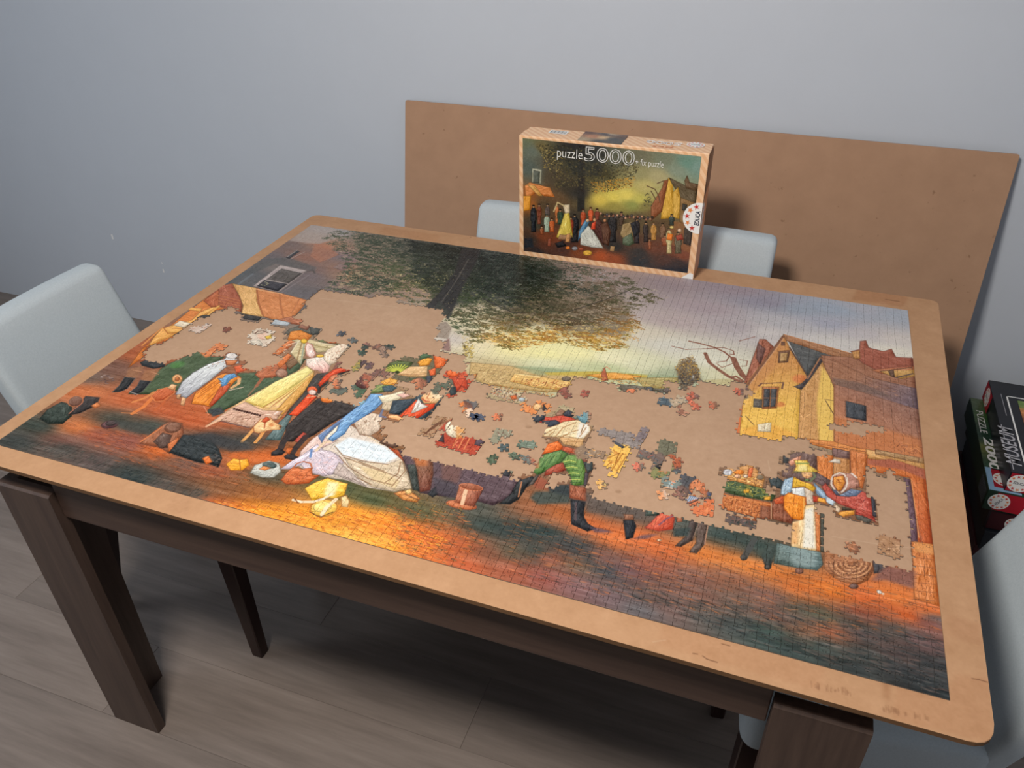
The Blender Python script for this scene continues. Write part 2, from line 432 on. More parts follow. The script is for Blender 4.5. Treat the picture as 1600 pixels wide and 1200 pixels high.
def print_mat(name, im, rough=0.38, spec=0.5):
    m, nt, b = newmat(name, (1, 1, 1, 1), rough, spec)
    t = nt.nodes.new('ShaderNodeTexImage'); t.image = im; t.extension = 'EXTEND'
    uv = nt.nodes.new('ShaderNodeUVMap'); uv.uv_map = 'print'
    nt.links.new(uv.outputs[0], t.inputs[0]); nt.links.new(t.outputs[0], b.inputs['Base Color'])
    return m
JW, JH = 1.57, 1.07
# the sheet's own surface: handled margins, paler glue-sized middle, tape marks, scratches
SB = (-0.05, -0.06, 1.65, 1.16)
CB = Canvas(1360, 976, [pr((SB[0], SB[3], TZ - .002)), pr((SB[2], SB[3], TZ - .002)), pr((SB[2], SB[1], TZ - .002)), pr((SB[0], SB[1], TZ - .002))])
CB.img[:] = np.array((186, 144, 108), np.float32) + (CB.n1 * 3 + CB.noise(1360, 976, 40) * 4 + CB.n3 * 3)[..., None]
CB.poly([pr((0.012, JH - .012, TZ)), pr((JW - .012, JH - .012, TZ)), pr((JW - .012, .012, TZ)), pr((.012, .012, TZ))], (184, 150, 122), soft=7, nz=3)
for q_, c_, a_ in (([(1035, 972), (1290, 1045), (1280, 1080), (1030, 1008)], (180, 134, 98), .55), ([(1380, 1062), (1391, 1065), (1391, 1094), (1380, 1091)], (158, 112, 78), .6), ([(1400, 1068), (1480, 1092), (1490, 1052), (1545, 1062), (1556, 1165), (1395, 1122)], (178, 130, 94), .45), ([(1480, 960), (1530, 975), (1535, 1010), (1485, 995)], (172, 126, 92), .45), ([(270, 770), (300, 778), (292, 806), (262, 797)], (176, 134, 100), .5), ([(600, 355), (690, 368), (680, 378), (590, 364)], (174, 126, 88), .5), ([(1340, 452), (1420, 464), (1410, 480), (1330, 468)], (164, 112, 76), .45), ([(500, 440), (640, 470), (680, 520), (560, 500)], (192, 160, 132), .3)): CB.poly(q_, c_, a=a_, soft=2, nz=5)
for k in range(34):
    u_ = rng.uniform(1262, 1330); CB.line([(u_, 1068 + (u_ - 1262) * .2 + rng.uniform(-6, 4)), (u_ + .6, 1073 + (u_ - 1262) * .2 + rng.uniform(-4, 2))], .6, (148, 106, 76), .5)
    u_ = rng.uniform(1378, 1452); CB.line([(u_, 1104 + (u_ - 1378) * .24 + rng.uniform(-4, 3)), (u_ + .5, 1110 + (u_ - 1378) * .24 + rng.uniform(-3, 2))], .6, (146, 104, 74), .5)
for q_ in ([(1083, 1021), (1090, 1022)], [(1098, 1025), (1105, 1030), (1121, 1035)], [(1519, 1060), (1530, 1062), (1543, 1066)], [(1384, 468), (1405, 471)], [(1128, 1006), (1140, 1009)]): CB.line(q_, 1.3, (110, 72, 50), .8)
for k in range(150):
    x_, y_ = rng.uniform(SB[0], SB[2]), rng.uniform(SB[1], SB[3]); u_, v_ = pr((x_, y_, TZ)); CB.ell(u_, v_, rng.uniform(.5, 1.6), rng.uniform(.4, 1.0), (146, 110, 82), a=rng.uniform(.3, .8), soft=.6, nz=0)
for u_, v_, r_ in ((1036, 831, 3), (1025, 860, 4), (1200, 765, 5), (826, 667, 3), (838, 660, 2), (966, 768, 3)): CB.ell(u_, v_, r_ * 1.6, r_ * .7, (158, 124, 96), a=.6, soft=1, nz=0)
for q_ in ([(1040, 1000), (1020, 1003)], [(1200, 720), (1203, 735)], [(640, 680), (700, 683)], [(1300, 838), (1370, 850), (1420, 856)], [(500, 466), (620, 480)]): CB.line(q_, 1.2, (200, 172, 146), .5)
me = SHEET.data; l_ = me.uv_layers.new(name='print')
for lp in me.loops:
    p_ = me.vertices[lp.vertex_index].co; l_.data[lp.index].uv = ((p_.x - SB[0]) / (SB[2] - SB[0]), (p_.y - SB[1]) / (SB[3] - SB[1]))
me.materials[0] = print_mat('hardboard_surface', CB.image('hardboard_surface'), 0.6, 0.3)
C = Canvas(2040, 1390, [pr((0, JH, TZ)), pr((JW, JH, TZ)), pr((JW, 0, TZ)), pr((0, 0, TZ))])
C.spill = True
P, LN, EL, DB = C.poly, C.line, C.ell, C.dabs
def g(t):
    out = []
    for k in t.split():
        a, c = k.split(':'); x, y = a.split(','); out.append((int(x), int(y), tuple(int(v) for v in c.split(','))))
    return out
ctrl = g('''25,690:62,66,64 100,700:75,72,68 200,742:50,58,57 60,665:60,68,62 120,668:200,118,68 150,680:150,85,66 200,690:142,85,72 250,700:208,108,52
100,690:120,85,75 300,722:112,86,75 150,722:88,75,72 250,762:84,75,70 210,748:45,55,55 130,612:205,122,76 200,626:192,106,66 260,642:190,100,62 320,642:186,100,60
130,588:110,92,82 170,572:120,86,72 210,552:168,92,56 180,656:75,75,66 240,666:70,75,68 330,690:62,62,62 380,690:75,72,66 300,657:188,96,56 360,650:192,100,58
380,716:202,105,50 420,716:206,106,50 330,732:150,86,60 420,742:80,76,60 300,772:90,78,68 350,762:130,86,56 330,790:186,92,46 380,802:216,122,42 420,802:236,152,46
480,832:245,176,70 540,842:245,182,82 420,772:150,92,50 480,802:236,152,50 525,762:75,86,60 580,782:80,88,60 650,800:88,88,62 560,802:240,152,52 600,815:240,142,52
640,832:226,116,52 680,842:210,110,56 720,852:180,96,60 600,852:245,172,72 660,872:216,118,60 720,882:190,96,60 760,822:58,70,66 800,832:48,60,60 740,790:75,78,70
850,800:150,96,66 850,832:45,62,62 900,852:55,60,62 870,802:180,106,60 920,822:206,110,60 960,842:216,116,60 1000,842:216,110,56 1040,862:206,106,56 1100,866:216,126,60
1160,882:220,130,60 1200,886:226,130,60 1000,802:100,88,80 960,795:95,86,78 1060,815:80,86,80 1130,836:60,75,72 1180,852:60,75,72 1195,866:80,80,72 940,872:130,90,80
980,892:120,86,86 1020,882:160,96,76 1080,902:130,92,80 1140,902:150,100,76 1200,932:130,96,86 1250,922:210,116,56 1300,922:226,126,52 1350,932:216,106,52 1400,932:226,126,60
1460,952:220,116,60 1420,962:216,106,52 1350,962:150,86,66 1280,962:85,88,72 1340,972:75,72,66 1250,952:90,86,76 1210,962:110,86,78 1200,986:60,78,72 1260,986:140,96,70
1300,986:166,96,66 1350,992:96,82,80 1400,986:75,72,68 1450,976:130,86,80 1472,970:100,88,88 1440,1002:110,86,86 1460,1042:60,62,64 1400,1022:85,72,70 1420,1052:54,56,58
1470,1082:42,48,50 1350,1022:62,68,66 1280,1012:60,72,68 1330,1042:54,60,60 1200,1002:60,75,72 1240,1022:62,74,72 900,882:120,96,76 860,872:150,90,70 840,862:60,70,66
800,862:95,86,70 760,862:130,86,66 800,892:160,90,66 850,902:150,86,76 900,916:130,96,96 950,932:116,96,98 1000,952:100,96,98 1050,952:116,92,86 1100,962:95,92,88
1150,982:75,82,80 1100,932:126,92,80 1050,922:116,88,80 950,892:58,64,70 920,872:60,66,68 1150,942:106,88,78
420,400:112,102,104 450,382:130,108,100 500,370:168,142,122 520,362:170,166,168 390,430:88,94,98 370,442:92,96,98 440,420:128,120,114 480,430:122,108,110 500,420:142,110,100
480,402:166,110,86 500,382:182,130,102 520,420:166,120,96 530,400:136,116,116 480,462:104,100,104 540,430:172,132,102 460,466:108,108,112
600,372:90,84,74 700,392:60,62,58 850,412:120,112,104 900,420:150,132,122 960,430:168,150,146 1050,442:160,146,152 1150,452:156,142,150 1200,472:150,146,160 1250,482:156,166,180
1300,482:160,172,188 1350,482:176,178,188 1405,492:170,178,190 1100,480:172,158,164 1050,500:186,172,172 1150,510:178,168,172 1230,506:186,184,188 1300,506:170,172,186
1350,520:196,190,192 1400,530:212,204,198 1400,550:228,222,208 1300,535:212,208,204 1200,520:206,200,198 1000,520:216,208,190 1050,540:214,212,200 1100,560:224,222,204
960,560:240,236,198 900,550:244,238,180 850,552:244,238,176 800,546:244,234,176 750,536:236,224,186 710,530:205,196,186 860,570:226,226,186 1000,570:222,222,190 1140,590:216,212,178
950,577:196,204,160 1050,586:170,180,150 870,580:170,184,146 780,578:196,178,136''')
C.img[:] = C.field(ctrl)
yy = np.mgrid[0:C.h, 0:C.w][0] / C.h
gm = np.clip((0.62 - yy) / 0.2, 0, 1)[..., None]
C.img += (C.n1 * 6)[..., None] + (C.n2 * 13)[..., None] * (0.25 + gm)
# ---- grass and soil strokes in the foreground
DB([(330, 780), (480, 800), (620, 800), (700, 845), (640, 880), (500, 850), (380, 815)], 900, [(250, 190, 80), (210, 110, 40), (165, 85, 40), (245, 170, 60)], L=12, W=2, ang=-4, spread=9, a=.5)
DB([(600, 790), (720, 800), (760, 850), (700, 900), (620, 850)], 500, [(225, 120, 55), (150, 80, 50), (90, 85, 62)], L=10, W=2, ang=-4, spread=10, a=.5)
DB([(780, 800), (1190, 880), (1470, 940), (1470, 1000), (1100, 960), (800, 900)], 1300, [(225, 125, 60), (95, 80, 72), (60, 66, 66), (165, 95, 65)], L=16, W=2, ang=-3, spread=8, a=.32)
DB([(900, 900), (1480, 1000), (1483, 1088), (1200, 1010)], 900, [(48, 54, 56), (110, 88, 80), (70, 74, 72), (32, 40, 42)], L=18, W=2.5, ang=-4, spread=8, a=.35)
DB([(0, 690), (90, 690), (330, 770), (300, 790)], 500, [(40, 48, 48), (80, 78, 70), (60, 66, 60)], L=12, W=2, ang=60, spread=20, a=.4)
DB([(100, 660), (260, 680), (400, 720), (380, 760), (180, 720)], 300, [(215, 110, 55), (120, 80, 70), (170, 90, 60)], L=20, W=3, ang=-3, spread=8, a=.3)
# ---- building at the top of the sheet's far end
P([(486, 352), (530, 358), (528, 372), (500, 381), (478, 380), (452, 376)], (176, 164, 158), soft=3, a=.8)
P([(363, 443), (452, 376), (500, 383), (545, 408), (540, 440), (505, 455), (481, 469), (439, 458), (400, 450)], (112, 104, 104), soft=3, a=.35, st=10)
P([(492, 381), (512, 384), (530, 398), (500, 410), (485, 400)], (180, 122, 95), soft=2, a=.7)
P([(400, 405), (450, 402), (495, 418), (490, 424), (430, 412), (385, 432)], (88, 92, 94), soft=2, a=.6)
P([(447, 402), (463, 391), (468, 393), (452, 404)], (66, 66, 70)); LN([(449, 401), (464, 391)], 1, (175, 165, 160)); LN([(455, 404), (475, 394)], 1, (175, 160, 155))
P([(395, 447), (438, 414), (481, 423), (436, 457)], (176, 163, 160)); P([(402, 447), (440, 420), (472, 427), (434, 455)], (92, 86, 82), st=8)
P([(402, 447), (413, 438), (448, 443), (434, 455)], (58, 56, 62)); LN([(413, 437), (449, 443)], 1.6, (188, 176, 170)); DB([(406, 444), (414, 439), (422, 441), (414, 449)], 14, [(205, 195, 150), (150, 150, 120)], L=6, W=3)
LN([(480, 424), (490, 423), (492, 427)], 2, (90, 82, 80)); LN([(370, 446), (395, 428)], 3, (130, 140, 148), .5); LN([(440, 457), (482, 430)], 2, (140, 130, 132), .6)
P([(520, 418), (532, 412), (545, 414), (536, 424)], (140, 120, 120), a=.6)
# ---- timber stall
P([(200, 575), (222, 545), (290, 490), (345, 447), (363, 443), (376, 463), (379, 480), (376, 487), (353, 482), (339, 485), (309, 497), (286, 518), (264, 532), (229, 542), (222, 560)], (214, 128, 62), st=8)
P([(318, 470), (345, 446), (363, 443), (378, 470), (377, 487), (353, 483), (342, 478)], (166, 92, 66)); P([(318, 470), (342, 452), (342, 480), (330, 480)], (190, 108, 70))
for k in range(5): LN([(337 + k * 1.5, 460 + k * 5), (375, 470 + k * 4)], 1.3, (205, 130, 80), .7)
P([(253, 513), (300, 500), (312, 488), (332, 480), (342, 480), (309, 499), (290, 515), (265, 527), (232, 541), (238, 530)], (234, 172, 92), st=6)
P([(255, 512), (300, 515), (288, 520), (262, 521)], (236, 178, 96), o=((170, 95, 45),)); P([(290, 479), (316, 482), (314, 487), (292, 484)], (236, 176, 90), o=((180, 100, 50),))
P([(271, 508), (281, 501), (298, 505), (287, 512)], (236, 220, 195)); LN([(222, 540), (263, 503)], 2, (225, 150, 80)); LN([(325, 492), (342, 478)], 2.5, (240, 185, 100))
P([(308, 496), (318, 492), (329, 493), (325, 498), (314, 500)], (60, 60, 58)); P([(272, 523), (286, 516), (288, 519), (276, 524)], (62, 62, 58))
# ---- canopy
P([(363, 443), (395, 450), (401, 450), (439, 458), (481, 469), (473, 480), (462, 492), (466, 503), (430, 500), (412, 495), (377, 490), (380, 478), (374, 462)], (208, 134, 82), st=6)
P([(363, 443), (401, 450), (405, 474), (412, 495), (377, 490), (380, 478), (374, 462)], (222, 172, 108), g=((232, 186, 120), (370, 450), (395, 492)))
LN([(401, 451), (404, 474), (411, 493)], 2, (175, 105, 62)); LN([(437, 459), (439, 480), (443, 497)], 2, (182, 112, 68)); LN([(468, 467), (455, 490)], 1.5, (190, 120, 76)); LN([(395, 451), (440, 459)], 1, (235, 195, 150))
P([(374, 489), (408, 496), (404, 501), (382, 499)], (62, 60, 58)); P([(430, 500), (462, 493), (480, 503), (478, 509), (455, 506)], (172, 108, 78))
P([(421, 504), (430, 499), (454, 504), (449, 509), (424, 507)], (184, 192, 198)); P([(419, 501), (428, 500), (424, 506)], (64, 62, 60))
# ---- figures at the left
P([(262, 569), (292, 556), (308, 549), (322, 551), (332, 558), (352, 557), (330, 572), (300, 600), (262, 616), (200, 616), (228, 592)], (74, 90, 64), st=6); EL(277, 570, 12, 5, (84, 132, 72), ang=-12, soft=3, a=.8)
P([(372, 583), (400, 582), (425, 588), (465, 562), (478, 560), (464, 582), (420, 606), (360, 636), (338, 648), (322, 645), (345, 618)], (74, 92, 68), st=6)
P([(325, 640), (345, 636), (352, 645), (332, 651)], (64, 68, 70), soft=2)
P([(200, 577), (226, 571), (214, 590), (196, 590)], (150, 106, 78), soft=2); P([(226, 578), (250, 577), (238, 595), (220, 596)], (158, 108, 76), soft=2); LN([(208, 578), (222, 581)], 1, (205, 150, 115)); LN([(236, 581), (248, 585)], 1, (205, 150, 115))
P([(195, 589), (211, 591), (199, 607), (188, 612), (175, 613), (186, 603)], (46, 47, 48), o=((90, 90, 90),)); P([(219, 594), (236, 596), (222, 612), (212, 617), (202, 613), (214, 604)], (46, 47, 50), o=((95, 90, 90),)); LN([(203, 612), (215, 616)], 1, (200, 190, 185))
P([(219, 566), (232, 561), (246, 564), (258, 566), (257, 573), (240, 576), (222, 571)], (54, 57, 60))
DB([(150, 588), (172, 584), (180, 596), (162, 602)], 20, [(175, 160, 155), (90, 72, 75), (110, 90, 85)], L=10, W=3, ang=20)
# lying man, hat
P([(62, 654), (74, 640), (96, 628), (112, 632), (112, 650), (98, 662), (75, 662)], (54, 64, 58), st=8); P([(134, 619), (156, 621), (150, 634), (124, 646), (106, 649), (118, 636)], (58, 54, 54), o=((95, 75, 65),)); EL(118, 627, 12, 8, (122, 88, 74), ang=-15, o=((196, 120, 80),)); P([(142, 634), (152, 628), (158, 634), (148, 638)], (200, 120, 70))
LN([(108, 646), (128, 630)], 1.5, (185, 120, 95)); EL(172, 663, 14, 6, (104, 72, 74), ang=-10); EL(174, 661, 9, 4, (74, 62, 62), ang=-10); P([(178, 656), (215, 660), (245, 668), (255, 680), (220, 678), (188, 670)], (66, 70, 66), soft=3, a=.8)
# orange dog
LN([(208, 628), (226, 622), (240, 613)], 4, (216, 138, 82)); LN([(243, 616), (224, 636), (207, 646)], 5, (222, 130, 70)); LN([(268, 611), (254, 631), (242, 641)], 3.5, (190, 98, 56)); LN([(190, 645), (215, 646)], 1.5, (215, 140, 85))
P([(236, 619), (246, 609), (262, 605), (275, 602), (272, 614), (255, 626), (243, 627)], (192, 98, 58), o=((225, 145, 90),)); P([(262, 606), (268, 600), (277, 602), (270, 610)], (228, 178, 130)); EL(277, 592, 8, 7, (228, 168, 112)); EL(277, 592, 3.5, 3.5, (186, 112, 62))
# lady in white and girl in orange
P([(274, 616), (290, 623), (300, 615), (326, 596), (344, 581), (354, 573), (374, 567), (368, 557), (354, 557), (351, 561), (325, 569), (302, 582), (285, 596)], (216, 220, 222), g=((168, 170, 178), (320, 580), (283, 620)), o=((90, 85, 85),))
for a_, b_ in (((300, 583), (344, 566)), ((318, 592), (330, 580)), ((296, 600), (318, 580))): LN([a_, b_], 1, (150, 152, 160), .7)
DB([(320, 572), (352, 562), (372, 566), (345, 582)], 26, [(120, 95, 85), (225, 190, 150), (190, 120, 80)], L=6, W=2.5); P([(352, 563), (372, 563), (366, 570), (354, 571)], (205, 130, 85), o=((110, 60, 40),)); EL(362, 556, 9, 4.5, (222, 216, 212))
P([(276, 617), (283, 616), (280, 624), (276, 622)], (220, 170, 130)); P([(284, 620), (291, 622), (287, 634), (282, 632)], (226, 176, 130))
P([(299, 631), (319, 633), (328, 636), (337, 622), (358, 606), (368, 595), (377, 590), (370, 586), (352, 583), (341, 587), (325, 599), (304, 615)], (230, 142, 56), o=((120, 62, 30),)); P([(345, 603), (360, 599), (355, 611), (331, 635), (327, 632)], (196, 92, 58))
for a_, b_ in (((308, 622), (345, 596)), ((306, 616), (338, 595)), ((320, 628), (346, 604)), ((314, 614), (330, 603))): LN([a_, b_], 1.3, (185, 98, 38))
P([(352, 586), (366, 583), (371, 588), (360, 593), (353, 602), (346, 604), (346, 597), (340, 591), (348, 591)], (112, 162, 208)); DB([(340, 592), (352, 590), (352, 602), (345, 604)], 8, [(80, 120, 170), (160, 200, 230)], L=7, W=2); LN([(374, 592), (373, 599), (362, 606)], 4, (236, 182, 128)); LN([(358, 610), (380, 605)], 1.4, (226, 200, 180)); LN([(318, 634), (326, 648)], 1, (215, 150, 120))
P([(365, 573), (381, 569), (386, 578), (370, 583)], (222, 108, 70)); DB([(372, 568), (396, 566), (396, 582), (384, 584)], 22, [(210, 110, 70), (150, 80, 55), (225, 140, 95)], L=6, W=2)
# stools and jug beside the tall lady
P([(398, 585), (411, 573), (430, 568), (446, 564), (449, 572), (446, 584), (425, 590), (405, 591)], (182, 108, 74)); EL(440, 583, 9, 7, (170, 130, 108), o=((110, 70, 55),)); LN([(412, 588), (400, 604)], 4, (170, 100, 72)); LN([(400, 604), (388, 618)], 2, (150, 110, 85)); DB([(405, 575), (440, 568), (440, 590), (410, 592)], 20, [(210, 130, 85), (130, 75, 60), (95, 90, 75)], L=8, W=2, ang=40)
P([(431, 567), (450, 552), (456, 555), (446, 568), (437, 575)], (212, 122, 70)); P([(446, 568), (470, 552), (474, 560), (452, 578)], (130, 100, 74), st=6)
# ---- tall lady with the shawl
P([(440, 526), (452, 514), (470, 508), (486, 510), (499, 516), (490, 524), (470, 518)], (98, 96, 86), nz=16); P([(470, 504), (486, 508), (480, 516), (466, 512)], (150, 104, 84)); P([(484, 511), (492, 509), (500, 514), (497, 523), (486, 522)], (84, 86, 82))
P([(424, 551), (434, 541), (446, 535), (455, 529), (464, 533), (446, 548), (432, 557)], (206, 120, 70)); DB([(428, 552), (460, 535), (462, 545), (436, 558)], 16, [(225, 210, 190), (190, 150, 120)], L=9, W=2.5, ang=30)
P([(449, 530), (478, 529), (492, 532), (520, 540), (536, 540), (512, 549), (495, 551), (486, 536), (479, 545), (470, 571), (463, 562), (454, 551), (465, 535)], (206, 190, 148)); 
for a_, b_, c_ in (((466, 534), (455, 551), (236, 226, 196)), ((472, 534), (464, 562), (150, 120, 78)), ((476, 534), (470, 568), (150, 165, 150)), ((494, 535), (532, 541), (236, 222, 190)), ((492, 540), (520, 545), (160, 140, 90)), ((470, 532), (448, 540), (238, 228, 205))): LN([a_, b_], 1.6, c_, .8)
P([(454, 518), (470, 516), (488, 524), (479, 534), (465, 530), (449, 533), (447, 536)], (218, 136, 60)); DB([(456, 520), (484, 524), (476, 532)], 14, [(235, 165, 70), (170, 95, 45)], L=6, W=2); EL(475, 533, 5, 3.5, (238, 196, 70)); P([(489, 526), (506, 529), (538, 536), (530, 539), (500, 534)], (112, 120, 84)); P([(506, 530), (530, 533), (536, 537), (512, 536)], (200, 110, 68))
P([(480, 535), (488, 539), (493, 553), (488, 560), (479, 555), (477, 543)], (240, 212, 202), o=((190, 120, 100),)); P([(478, 573), (479, 561), (496, 558), (510, 556), (518, 565), (513, 580), (505, 584), (496, 578), (488, 579)], (240, 226, 214), g=((236, 178, 168), (495, 562), (503, 583)))
P([(504, 556), (512, 546), (534, 536), (546, 540), (535, 551), (525, 566), (515, 571), (507, 563)], (234, 216, 194)); DB([(506, 556), (534, 538), (542, 541), (524, 566)], 60, [(170, 120, 95), (200, 150, 120), (245, 235, 215)], L=4, W=2); EL(500, 556, 6, 2.5, (232, 190, 80))
P([(323, 665), (362, 636), (387, 621), (431, 596), (464, 580), (478, 571), (491, 579), (490, 590), (473, 615), (450, 638), (436, 655), (412, 658), (392, 668), (362, 662), (347, 657)], (224, 184, 132))
P([(383, 626), (431, 596), (465, 581), (480, 573), (489, 580), (470, 596), (440, 619), (412, 636), (395, 633)], (240, 228, 154), g=((232, 206, 120), (425, 598), (445, 618)))
P([(491, 580), (490, 590), (473, 615), (442, 648), (424, 650), (450, 621), (478, 593)], (210, 158, 84)); 
for k in range(5): LN([(489 - k * 1.2, 583 + k), (462 - k * 4, 608 + k * 1.5), (432 - k * 7, 634 + k)], 1.2, (178, 120, 48) if k % 2 else (246, 228, 140), .85)
LN([(384, 627), (412, 637), (436, 638)], 1.3, (200, 160, 70)); LN([(382, 630), (410, 641), (440, 641)], 1.1, (190, 145, 70))
P([(323, 665), (362, 638), (383, 628), (410, 641), (442, 642), (432, 656), (412, 658), (392, 668), (362, 662), (347, 657)], (206, 168, 146)); DB([(350, 652), (366, 640), (430, 650), (392, 667), (362, 661)], 120, [(150, 105, 80), (222, 190, 165), (180, 140, 120)], L=8, W=1.8, ang=60, spread=25)
for k in range(11): EL(366 + k * 4, 639 + k * 1.0, 1.6, 1.3, (95, 58, 48))
LN([(323, 666), (343, 656)], 3.5, (232, 186, 150)); LN([(345, 658), (388, 668)], 2, (90, 75, 85), .6)
# ---- man in black with red sash
P([(488, 592), (496, 584), (514, 582), (530, 573), (545, 571), (550, 578), (535, 584), (520, 592), (512, 600), (502, 606), (498, 619), (470, 640), (440, 660), (452, 640), (474, 615)], (70, 66, 62)); P([(526, 566), (536, 562), (534, 574), (518, 580)], (130, 84, 76), a=.8)
P([(546, 572), (549, 578), (529, 583), (511, 595), (500, 604), (497, 600), (507, 587), (522, 577)], (216, 82, 50)); P([(451, 648), (465, 650), (486, 629), (496, 619), (482, 615), (472, 626)], (224, 84, 46)); EL(488, 610, 8, 6.5, (226, 104, 62)); EL(488, 613, 6, 4, (232, 208, 196)); LN([(480, 621), (497, 618)], 1.3, (235, 200, 160))
P([(438, 658), (450, 648), (456, 650), (448, 666), (438, 688), (414, 687), (430, 668)], (96, 116, 116))
P([(496, 623), (512, 620), (535, 627), (548, 633), (560, 632), (560, 640), (540, 650), (520, 660), (490, 680), (482, 684), (470, 680), (458, 690), (446, 690), (447, 666), (470, 645), (488, 630)], (58, 52, 50), st=8, nz=12)
P([(460, 688), (474, 675), (482, 680), (468, 694)], (176, 72, 56)); LN([(451, 676), (442, 692), (437, 705)], 8, (54, 48, 48)); P([(436, 700), (446, 706), (440, 711), (424, 712), (424, 707)], (48, 44, 46)); LN([(478, 682), (460, 702), (454, 712)], 8.5, (52, 46, 46)); P([(452, 708), (466, 714), (460, 719), (446, 717), (444, 713)], (50, 46, 48)); P([(448, 700), (458, 700), (452, 710), (446, 706)], (206, 110, 56))
EL(512, 624, 11, 5.5, (228, 130, 60)); DB([(502, 622), (522, 620), (520, 628)], 14, [(180, 90, 45), (245, 160, 80)], L=5, W=2)
# ---- spotted dog
LN([(397, 670), (386, 682), (378, 690)], 4.5, (232, 170, 100)); LN([(412, 674), (406, 683), (399, 691)], 4.5, (228, 160, 90)); P([(396, 667), (407, 655), (422, 652), (430, 660), (440, 666), (437, 671), (425, 672), (417, 673), (404, 677), (397, 675)], (236, 194, 140), o=((165, 95, 55),)); EL(424, 664, 4, 3, (214, 140, 84), soft=2); EL(438, 667, 1.6, 1.2, (90, 60, 50)); LN([(414, 661), (413, 669)], 1.5, (165, 85, 50)); P([(408, 658), (416, 651), (423, 655), (414, 661)], (200, 88, 50)); LN([(429, 647), (434, 643)], 1.5, (235, 225, 220))
# ---- seated lady
P([(462, 726), (474, 704), (500, 681), (523, 668), (545, 662), (560, 672), (582, 682), (606, 699), (628, 715), (636, 737), (643, 763), (616, 768), (574, 762), (540, 750), (510, 746), (480, 737)], (214, 200, 186))
P([(466, 720), (470, 705), (488, 686), (510, 670), (532, 656), (540, 664), (524, 690), (500, 702), (485, 716)], (222, 194, 186)); P([(508, 684), (534, 658), (538, 664), (514, 688)], (226, 216, 196))
P([(438, 733), (452, 733), (470, 727), (491, 712), (505, 702), (496, 694), (471, 712), (456, 720)], (208, 198, 212)); 
P([(470, 726), (488, 706), (500, 703), (515, 704), (530, 712), (537, 722), (526, 740), (505, 744), (480, 737)], (206, 192, 202)); DB([(475, 726), (500, 706), (530, 716), (520, 740), (485, 738)], 90, [(225, 180, 178), (190, 185, 205), (228, 218, 224)], L=9, W=2.5, ang=55, spread=25, a=.6)
P([(522, 697), (545, 683), (575, 690), (600, 697), (624, 713), (602, 724), (565, 718), (535, 711)], (226, 236, 242), soft=3); DB([(530, 700), (560, 690), (612, 708), (590, 718)], 40, [(240, 246, 250), (200, 215, 225)], L=16, W=3, ang=-15, spread=12, a=.6)
P([(538, 715), (570, 722), (606, 725), (628, 717), (640, 750), (643, 763), (616, 768), (580, 760), (555, 742)], (208, 190, 164)); P([(560, 728), (600, 736), (625, 752), (618, 764), (585, 752)], (222, 198, 150), soft=2, a=.7)
for q in ([(530, 713), (545, 730), (575, 748), (615, 758)], [(537, 714), (580, 731), (622, 745)], [(629, 717), (633, 736), (612, 760)], [(560, 721), (600, 736)], [(523, 697), (535, 711), (566, 720), (606, 726)], [(626, 722), (622, 740), (600, 755)], [(545, 740), (580, 757)]): LN(q, 1.4, (140, 106, 76), .8)
P([(540, 748), (520, 740), (530, 722), (545, 735), (572, 760)], (196, 180, 172)); 
for k in range(5): LN([(528 + k * 7, 738 - k * 1), (540 + k * 6, 722 + k * 5)], .8, (165, 145, 130), .6)
P([(552, 660), (562, 654), (581, 645), (596, 648), (599, 660), (592, 673), (577, 682), (562, 679)], (212, 192, 172), o=((130, 95, 75), 1)); DB([(556, 660), (590, 650), (594, 668), (572, 680)], 34, [(150, 120, 95), (232, 215, 195)], L=7, W=2); LN([(572, 680), (582, 686), (598, 695)], 2, (225, 205, 175)); LN([(566, 678), (580, 682), (600, 692)], 1, (110, 78, 56))
P([(580, 615), (597, 616), (600, 627), (585, 641), (562, 655), (546, 665), (538, 678), (519, 690), (513, 685), (526, 674), (533, 655), (551, 641), (570, 627)], (124, 168, 212), o=((60, 85, 130),)); P([(497, 681), (534, 654), (538, 655), (508, 682), (503, 692)], (116, 142, 184))
DB([(535, 656), (590, 618), (597, 628), (545, 664), (522, 686)], 70, [(170, 208, 238), (76, 112, 165), (110, 155, 205)], L=12, W=2.2, ang=55, spread=18, a=.75); P([(551, 633), (562, 625), (572, 626), (566, 632), (554, 636)], (150, 190, 205)); LN([(487, 702), (485, 714)], 3, (100, 134, 186)); LN([(494, 704), (506, 692), (516, 690)], 4, (230, 204, 172))
P([(591, 619), (611, 616), (628, 611), (641, 618), (625, 623), (617, 627), (598, 630)], (234, 222, 192)); P([(620, 617), (634, 613), (641, 618), (630, 622)], (236, 192, 178)); P([(598, 629), (617, 626), (617, 636), (609, 642), (596, 640)], (208, 188, 158)); LN([(617, 626), (617, 636), (609, 642)], 1, (140, 105, 80)); LN([(598, 640), (594, 650), (602, 652)], 3, (110, 120, 150))
P([(614, 626), (646, 623), (648, 630), (624, 648), (608, 646)], (62, 74, 84)); P([(606, 649), (620, 648), (629, 653), (646, 655), (632, 659), (607, 653)], (234, 176, 120), o=((140, 80, 50),))
P([(574, 608), (590, 601), (607, 601), (612, 606), (600, 613), (580, 615)], (112, 128, 78)); P([(597, 604), (612, 602), (620, 606), (612, 612), (600, 612)], (78, 98, 104)); LN([(582, 611), (598, 602)], 1.2, (185, 185, 110)); P([(594, 597), (609, 590), (627, 596), (622, 602), (600, 601)], (234, 172, 82)); DB([(596, 597), (625, 594), (618, 601)], 20, [(190, 110, 55), (245, 200, 120)], L=5, W=2)
